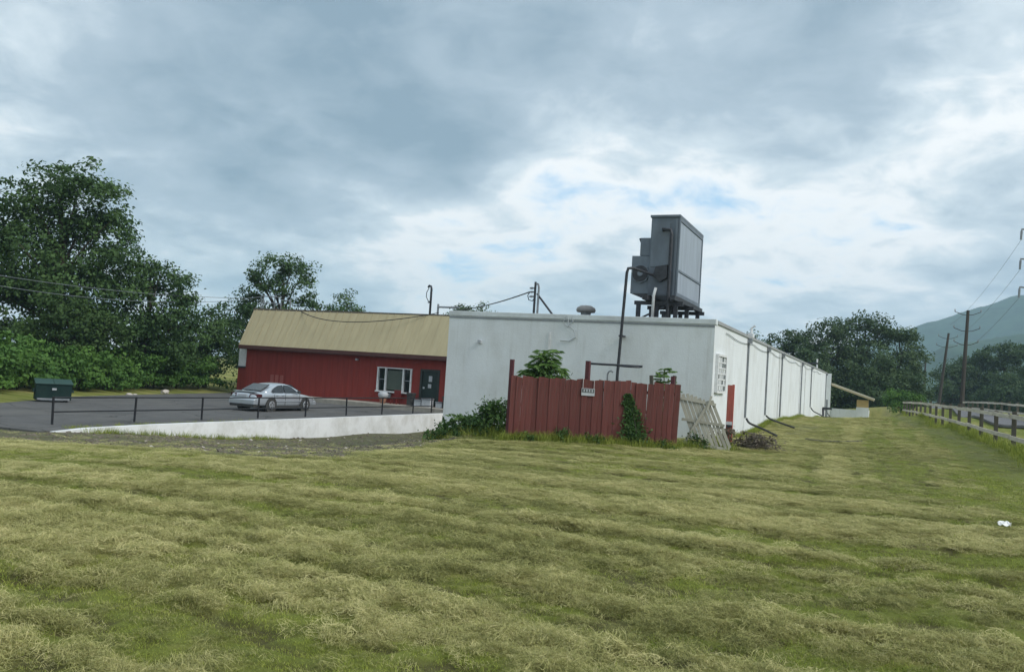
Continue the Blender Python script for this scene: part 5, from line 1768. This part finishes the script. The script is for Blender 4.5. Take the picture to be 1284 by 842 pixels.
# ------------------------------------------------------------------ grass: mown stubble and cut hay
def blade_mesh(name, n, spread, hlo, hhi, width, lean, seed, lying=False, m=None):
    r = np.random.default_rng(seed)
    v, f, ti = [], [], []
    for i in range(n):
        a = r.uniform(0, 2 * pi)
        rad = spread * sqrt(r.uniform())
        x, y = rad * cos(a), rad * sin(a)
        h = r.uniform(hlo, hhi)
        d = r.uniform(0, 2 * pi)
        w = width * r.uniform(.6, 1.3)
        if lying:
            z0 = r.uniform(0.0, .055) * (1 - (rad / spread) ** 2 * .7)
            d = r.normal() * .75 + (pi if r.random() < .5 else 0)
            bend = r.uniform(-.8, .8)
            pts = []
            for k in range(4):
                u = k / 3 - .5
                dd = d + bend * u
                pts.append((x + cos(dd) * h * u, y + sin(dd) * h * u, z0 + .035 * (.25 - u * u) + r.normal() * .012 + (r.uniform(0, .05) if k in (0, 3) and r.random() < .25 else 0)))
        else:
            l = lean * r.uniform(.2, 1)
            pts = [(x + cos(d) * h * l * u * u, y + sin(d) * h * l * u * u, h * u * (1 - .25 * l * u) - .01) for u in (0, .5, 1)]
        px, py = -sin(d), cos(d)
        n0 = len(v)
        tt = r.random()
        for k, p in enumerate(pts):
            ww = w * (1 - .8 * k / (len(pts) - 1)) if not lying else w * (1 - .5 * abs(k - 1.5) / 1.5)
            tw = r.normal() * .3
            v.append((p[0] + px * ww / 2, p[1] + py * ww / 2, p[2] + tw * ww))
            v.append((p[0] - px * ww / 2, p[1] - py * ww / 2, p[2] - tw * ww))
            ti += [tt, tt]
        for k in range(len(pts) - 1):
            f.append((n0 + 2 * k, n0 + 2 * k + 1, n0 + 2 * k + 3, n0 + 2 * k + 2))
    me_ = bpy.data.meshes.new(name)
    me_.from_pydata(v, [], f)
    a_ = me_.attributes.new('tint', 'FLOAT', 'POINT')
    a_.data.foreach_set('value', ti)
    me_.materials.append(m)
    return me_


def dome_mesh(name, n, rad, h, seed):
    """a loose heap of cut grass: short curved strands lying over a low mound"""
    r = np.random.default_rng(seed)
    v, f, ti = [], [], []
    for i in range(n):
        a = r.uniform(0, 2 * pi)
        q = sqrt(r.uniform())
        x, y = rad * q * cos(a) * 1.5, rad * q * sin(a)
        z = h * max(0, 1 - q * q) * r.uniform(.55, 1.1)
        d = r.uniform(0, 2 * pi)
        ln = r.uniform(.04, .12)
        w = .0052 * r.uniform(.6, 1.3)
        bend = r.uniform(-1, 1)
        tt = r.random()
        n0 = len(v)
        for k in range(4):
            u = k / 3 - .5
            dd = d + bend * u
            px_, py_ = x + cos(dd) * ln * u, y + sin(dd) * ln * u
            qq = min(1, (px_ / 1.5) ** 2 / rad ** 2 + py_ ** 2 / rad ** 2)
            pz_ = z * .5 + .5 * h * (1 - qq) + r.normal() * .008
            ww = w * (1 - .5 * abs(k - 1.5) / 1.5)
            tw = r.normal() * .4
            v.append((px_ - sin(d) * ww / 2, py_ + cos(d) * ww / 2, pz_ + tw * ww))
            v.append((px_ + sin(d) * ww / 2, py_ - cos(d) * ww / 2, pz_ - tw * ww))
            ti += [tt, tt]
        for k in range(3):
            f.append((n0 + 2 * k, n0 + 2 * k + 1, n0 + 2 * k + 3, n0 + 2 * k + 2))
    me_ = bpy.data.meshes.new(name)
    me_.from_pydata(v, [], f)
    a_ = me_.attributes.new('tint', 'FLOAT', 'POINT')
    a_.data.foreach_set('value', ti)
    me_.materials.append(HM)
    return me_


def grassmat(name, stops):
    m = bpy.data.materials.new(name)
    m.use_nodes = True
    t = m.node_tree
    p = t.nodes['Principled BSDF']
    p.inputs['Roughness'].default_value = .7
    p.inputs['Specular IOR Level'].default_value = .2
    a = N(t, 'ShaderNodeAttribute', attribute_name='tint')
    b = N(t, 'ShaderNodeAttribute', attribute_name='shade')
    b.attribute_type = 'INSTANCER'
    f = mathn(t, 'ADD', mathn(t, 'MULTIPLY', a.outputs['Fac'], .5), mathn(t, 'MULTIPLY', b.outputs['Fac'], .5))
    c = ramp(t, f, stops)
    L(t, c, p.inputs['Base Color'])
    tr = N(t, 'ShaderNodeBsdfTranslucent')
    L(t, c, tr.inputs[0])
    mx = N(t, 'ShaderNodeMixShader', i_0=.25)
    L(t, p.outputs[0], mx.inputs[1])
    L(t, tr.outputs[0], mx.inputs[2])
    L(t, mx.outputs[0], t.nodes['Material Output'].inputs[0])
    return m


GM = grassmat('grass_blades', [(.1, (0.14, 0.185, 0.03)), (.5, (0.28, 0.33, 0.055)), (.9, (0.44, 0.45, 0.115))])
HM = grassmat('hay_strands', [(.12, (0.16, 0.17, 0.055)), (.45, (0.38, 0.375, 0.135)), (.85, (0.68, 0.62, 0.31))])


def scatter(name, label, cat, pts, rot, scl, idx, shade, sources):
    src = bpy.data.collections.new(name + '_pieces')
    for i, me_ in enumerate(sources):
        so_ = bpy.data.objects.new('%s_piece_%02d' % (name, i), me_)
        src.objects.link(so_)
    me_ = bpy.data.meshes.new(name)
    me_.vertices.add(len(pts))
    me_.vertices.foreach_set('co', np.asarray(pts, np.float32).ravel())
    for an, ty, arr in (('rot', 'FLOAT_VECTOR', rot), ('scl', 'FLOAT_VECTOR', scl), ('idx', 'INT', idx), ('shade', 'FLOAT', shade)):
        a_ = me_.attributes.new(an, ty, 'POINT')
        if ty == 'FLOAT_VECTOR':
            a_.data.foreach_set('vector', np.asarray(arr, np.float32).ravel())
        elif ty == 'INT':
            a_.data.foreach_set('value', np.asarray(arr, np.int32))
        else:
            a_.data.foreach_set('value', np.asarray(arr, np.float32))
    o = bpy.data.objects.new(name, me_)
    COL.objects.link(o)
    g = bpy.data.node_groups.new(name + '_nodes', 'GeometryNodeTree')
    g.interface.new_socket('Geometry', in_out='INPUT', socket_type='NodeSocketGeometry')
    g.interface.new_socket('Geometry', in_out='OUTPUT', socket_type='NodeSocketGeometry')
    gi, go = g.nodes.new('NodeGroupInput'), g.nodes.new('NodeGroupOutput')
    ci = g.nodes.new('GeometryNodeCollectionInfo')
    ci.inputs['Collection'].default_value = src
    ci.inputs['Separate Children'].default_value = True
    ci.inputs['Reset Children'].default_value = True
    ip = g.nodes.new('GeometryNodeInstanceOnPoints')
    ip.inputs['Pick Instance'].default_value = True

    def na(nm, ty):
        n = g.nodes.new('GeometryNodeInputNamedAttribute')
        n.data_type = ty
        n.inputs['Name'].default_value = nm
        return n.outputs[0]
    g.links.new(gi.outputs[0], ip.inputs['Points'])
    g.links.new(ci.outputs[0], ip.inputs['Instance'])
    g.links.new(na('idx', 'INT'), ip.inputs['Instance Index'])
    e2r = g.nodes.new('FunctionNodeEulerToRotation')
    g.links.new(na('rot', 'FLOAT_VECTOR'), e2r.inputs[0])
    g.links.new(e2r.outputs[0], ip.inputs['Rotation'])
    g.links.new(na('scl', 'FLOAT_VECTOR'), ip.inputs['Scale'])
    g.links.new(ip.outputs[0], go.inputs[0])
    md = o.modifiers.new('scatter', 'NODES')
    md.node_group = g
    return tag(o, label, cat, kind='stuff')


def field_points(n_near, seed, dmax, power=1.0):
    """random ground points over the lawn, thinning with distance"""
    r = np.random.default_rng(seed)
    u = r.uniform(0, 1, n_near)
    d = 3.2 * (dmax / 3.2) ** (u ** power)
    th = r.uniform(-.66, .66, n_near)
    c = np.outer(d * np.cos(th), [FWD.x, FWD.y]) + np.outer(d * np.sin(th), [RIGHT.x, RIGHT.y])
    return c[:, 0], c[:, 1], d, r


def flat_scale(sc, d):
    return np.stack([sc, sc, sc * np.interp(d, [5, 12, 30], [.55, .36, .22])], 1)


def lawn_ok(x, y):
    ok = ~((x > WX0 - .1) & (x < WX1 + .05) & (y > WY0 - .1))
    ok &= ~((x < -23.2) & (y > 17.3) & (x > -44))
    ok &= x < np.interp(y, [0, 29, 58, 95], [6.2, 4.8, 3.6, 3.0])
    return ok


x, y, d, r = field_points(70000, 501, 60, .56)
D = dirtf(x, y)
Hh = hay(x, y)
k = lawn_ok(x, y) & (r.uniform(size=len(x)) > D * .90) & (r.uniform(size=len(x)) > Hh * .55) & (r.uniform(size=len(x)) > pocket(x, y) * .6)
x, y, d, Hh = x[k], y[k], d[k], Hh[k]
n = len(x)
gsrc = [blade_mesh('grass_tuft', 44, .11, .02, .055, .0045, .9, 600 + i, False, GM) for i in range(5)]
scatter('grass', 'short mown green grass stubble covering the lawn', 'grass', np.stack([x, y, ground_surface(x, y) - .004], 1),
        np.stack([r.normal(size=n) * .1, r.normal(size=n) * .1, r.uniform(0, 2 * pi, n)], 1),
        flat_scale(r.uniform(.7, 1.35, n) * np.interp(d, [4, 12, 30, 60], [.85, 1.15, 1.7, 2.4]) * np.interp(fbm(x * .6, y * .6, 3, 88), [.3, .7], [.75, 1.3]), d),
        r.integers(0, 5, n), np.clip(fbm(x * .35, y * .35, 3, 55) * 1.1 - .15 + r.normal(size=n) * .12, 0, 1), gsrc)
x, y, d, r = field_points(125000, 502, 60, .56)
D = dirtf(x, y)
Hh = hay(x, y)
k = lawn_ok(x, y) & (r.uniform(size=len(x)) > D * .93) & (r.uniform(size=len(x)) < .06 + Hh * .94) & (r.uniform(size=len(x)) > pocket(x, y) * .75)
x, y, d, Hh = x[k], y[k], d[k], Hh[k]
n = len(x)
hsrc = [dome_mesh('hay_clump', 170, .17, .10, 680 + i) for i in range(3)] + [blade_mesh('hay_wisp', 80, .15, .03, .11, .0038, 0, 650 + i, True, HM) for i in range(5)]
scatter('cut_hay', 'dry cut grass lying in loose rows on the lawn', 'hay', np.stack([x, y, ground_surface(x, y) + r.uniform(0, .022, n) * (.4 + Hh) * np.interp(d, [7, 14], [1, .4])], 1),
        np.stack([r.normal(size=n) * np.interp(d, [7, 14], [.28, .10]), r.normal(size=n) * np.interp(d, [7, 14], [.28, .10]), r.normal(size=n) * .9 + ROWA], 1),
        flat_scale(r.uniform(.6, 1.25, n) * np.interp(d, [4, 12, 30, 55], [.68, 1.0, 1.5, 2.0]), d), np.where(r.uniform(size=n) < .05 * Hh * (d < 32), r.integers(0, 3, n), r.integers(3, 8, n)),
        np.clip(.10 + swath(x, y) * .55 + (fbm(x * 1.2, y * 1.2, 3, 66) - .5) * .7 + r.normal(size=n) * .22, 0, 1), hsrc)

# unmown fringe along the fence, the long wall and the rail fence
r = np.random.default_rng(801)
fx_, fy_, fs_ = [], [], []
for (xa, ya, xb, yb, cnt, wd, lo_, hi_) in ((-9.4, 20.85, -5.2, 23.2, 420, .10, 1.2, 3.2), (-5.0, 28.2, -5.0, 86, 900, .12, 1.0, 2.6), (3.85, 23, 1.7, 74, 900, .25, 1.2, 3.0),
                                            (-10.0, 21.9, -13.6, 25.4, 420, .5, 1.4, 4.2), (-22.95, 19, -22.95, 44, 320, .15, 1.0, 2.6), (-5.3, 24.0, -4.0, 25.0, 120, .2, 1.2, 3.2), (-23.9, 19, -23.9, 44, 260, .2, .8, 1.8)):
    u = r.uniform(size=cnt)
    fx_.append(xa + (xb - xa) * u + r.normal(size=cnt) * wd * .6)
    fy_.append(ya + (yb - ya) * u + r.normal(size=cnt) * wd * .6)
    fs_.append(r.uniform(lo_, hi_, cnt))
x, y, sc_ = np.concatenate(fx_), np.concatenate(fy_), np.concatenate(fs_)
x = np.where((x < WX1 + .06) & (y > 28), WX1 + .08, x)
n = len(x)
zf = ground_surface(x, y)
zf = np.where((x < -23.42) & (y > 17.6), -.9, zf)
ok = ~((x > -23.42) & (x < -23.13))
x, y, sc_, zf = x[ok], y[ok], sc_[ok], zf[ok]
n = len(x)
usrc = [blade_mesh('grass_tuft', 26, .10, .05, .13, .007, .8, 820 + i, False, GM) for i in range(4)]
scatter('unmown_grass', 'longer unmown grass along the foot of the fences and walls', 'grass', np.stack([x, y, zf - .01], 1),
        np.stack([r.normal(size=n) * .1, r.normal(size=n) * .1, r.uniform(0, 6.28, n)], 1), np.stack([sc_ * .8, sc_ * .8, sc_], 1), r.integers(0, 4, n), np.clip(r.normal(size=n) * .25 + .3, 0, 1), usrc)

# clods and gravel on the bare slope
r = np.random.default_rng(777)
n = 5200
x = r.uniform(-24, -9, n)
y = r.uniform(12, 40, n)
k = (r.uniform(size=n) < dirtf(x, y)) & lawn_ok(x, y)
x, y = x[k], y[k]
n = len(x)
csrc = []
for i in range(4):
    bm = bmesh.new()
    bmesh.ops.create_icosphere(bm, subdivisions=1, radius=.05)
    rr = random.Random(900 + i)
    for v in bm.verts:
        v.co *= rr.uniform(.6, 1.3)
        v.co.z *= .6
    me_ = bpy.data.meshes.new('clod')
    bm.to_mesh(me_)
    bm.free()
    me_.materials.append(mat('soil_clod', (0.15, 0.13, 0.10), 0.95, 0.4, 9) if i else M_ROCK)
    csrc.append(me_)
scl = r.uniform(.3, 1.0, n) ** 2 * 1.9
scatter('gravel', 'loose clods and gravel on the bare slope by the retaining wall', 'gravel', np.stack([x, y, ground_surface(x, y)], 1),
        np.stack([r.normal(size=n) * .3, r.normal(size=n) * .3, r.uniform(0, 6, n)], 1), np.stack([scl, scl, scl], 1),
        np.where(r.uniform(size=n) < .02, 0, r.integers(1, 4, n)), r.uniform(size=n), csrc)

# ------------------------------------------------------------------ air
hz = MB().box(-2600, 2600, -420, 2700, -5, 300)
m = bpy.data.materials.new('haze_air')
m.use_nodes = True
t = m.node_tree
t.nodes.remove(t.nodes['Principled BSDF'])
pv = N(t, 'ShaderNodeVolumePrincipled')
pv.inputs['Color'].default_value = (.58, .80, 1.0, 1)
pv.inputs['Density'].default_value = .00030
pv.inputs['Anisotropy'].default_value = 0.1
L(t, pv.outputs[0], t.nodes['Material Output'].inputs['Volume'])
tag(hz.build('haze', m), kind='stuff')
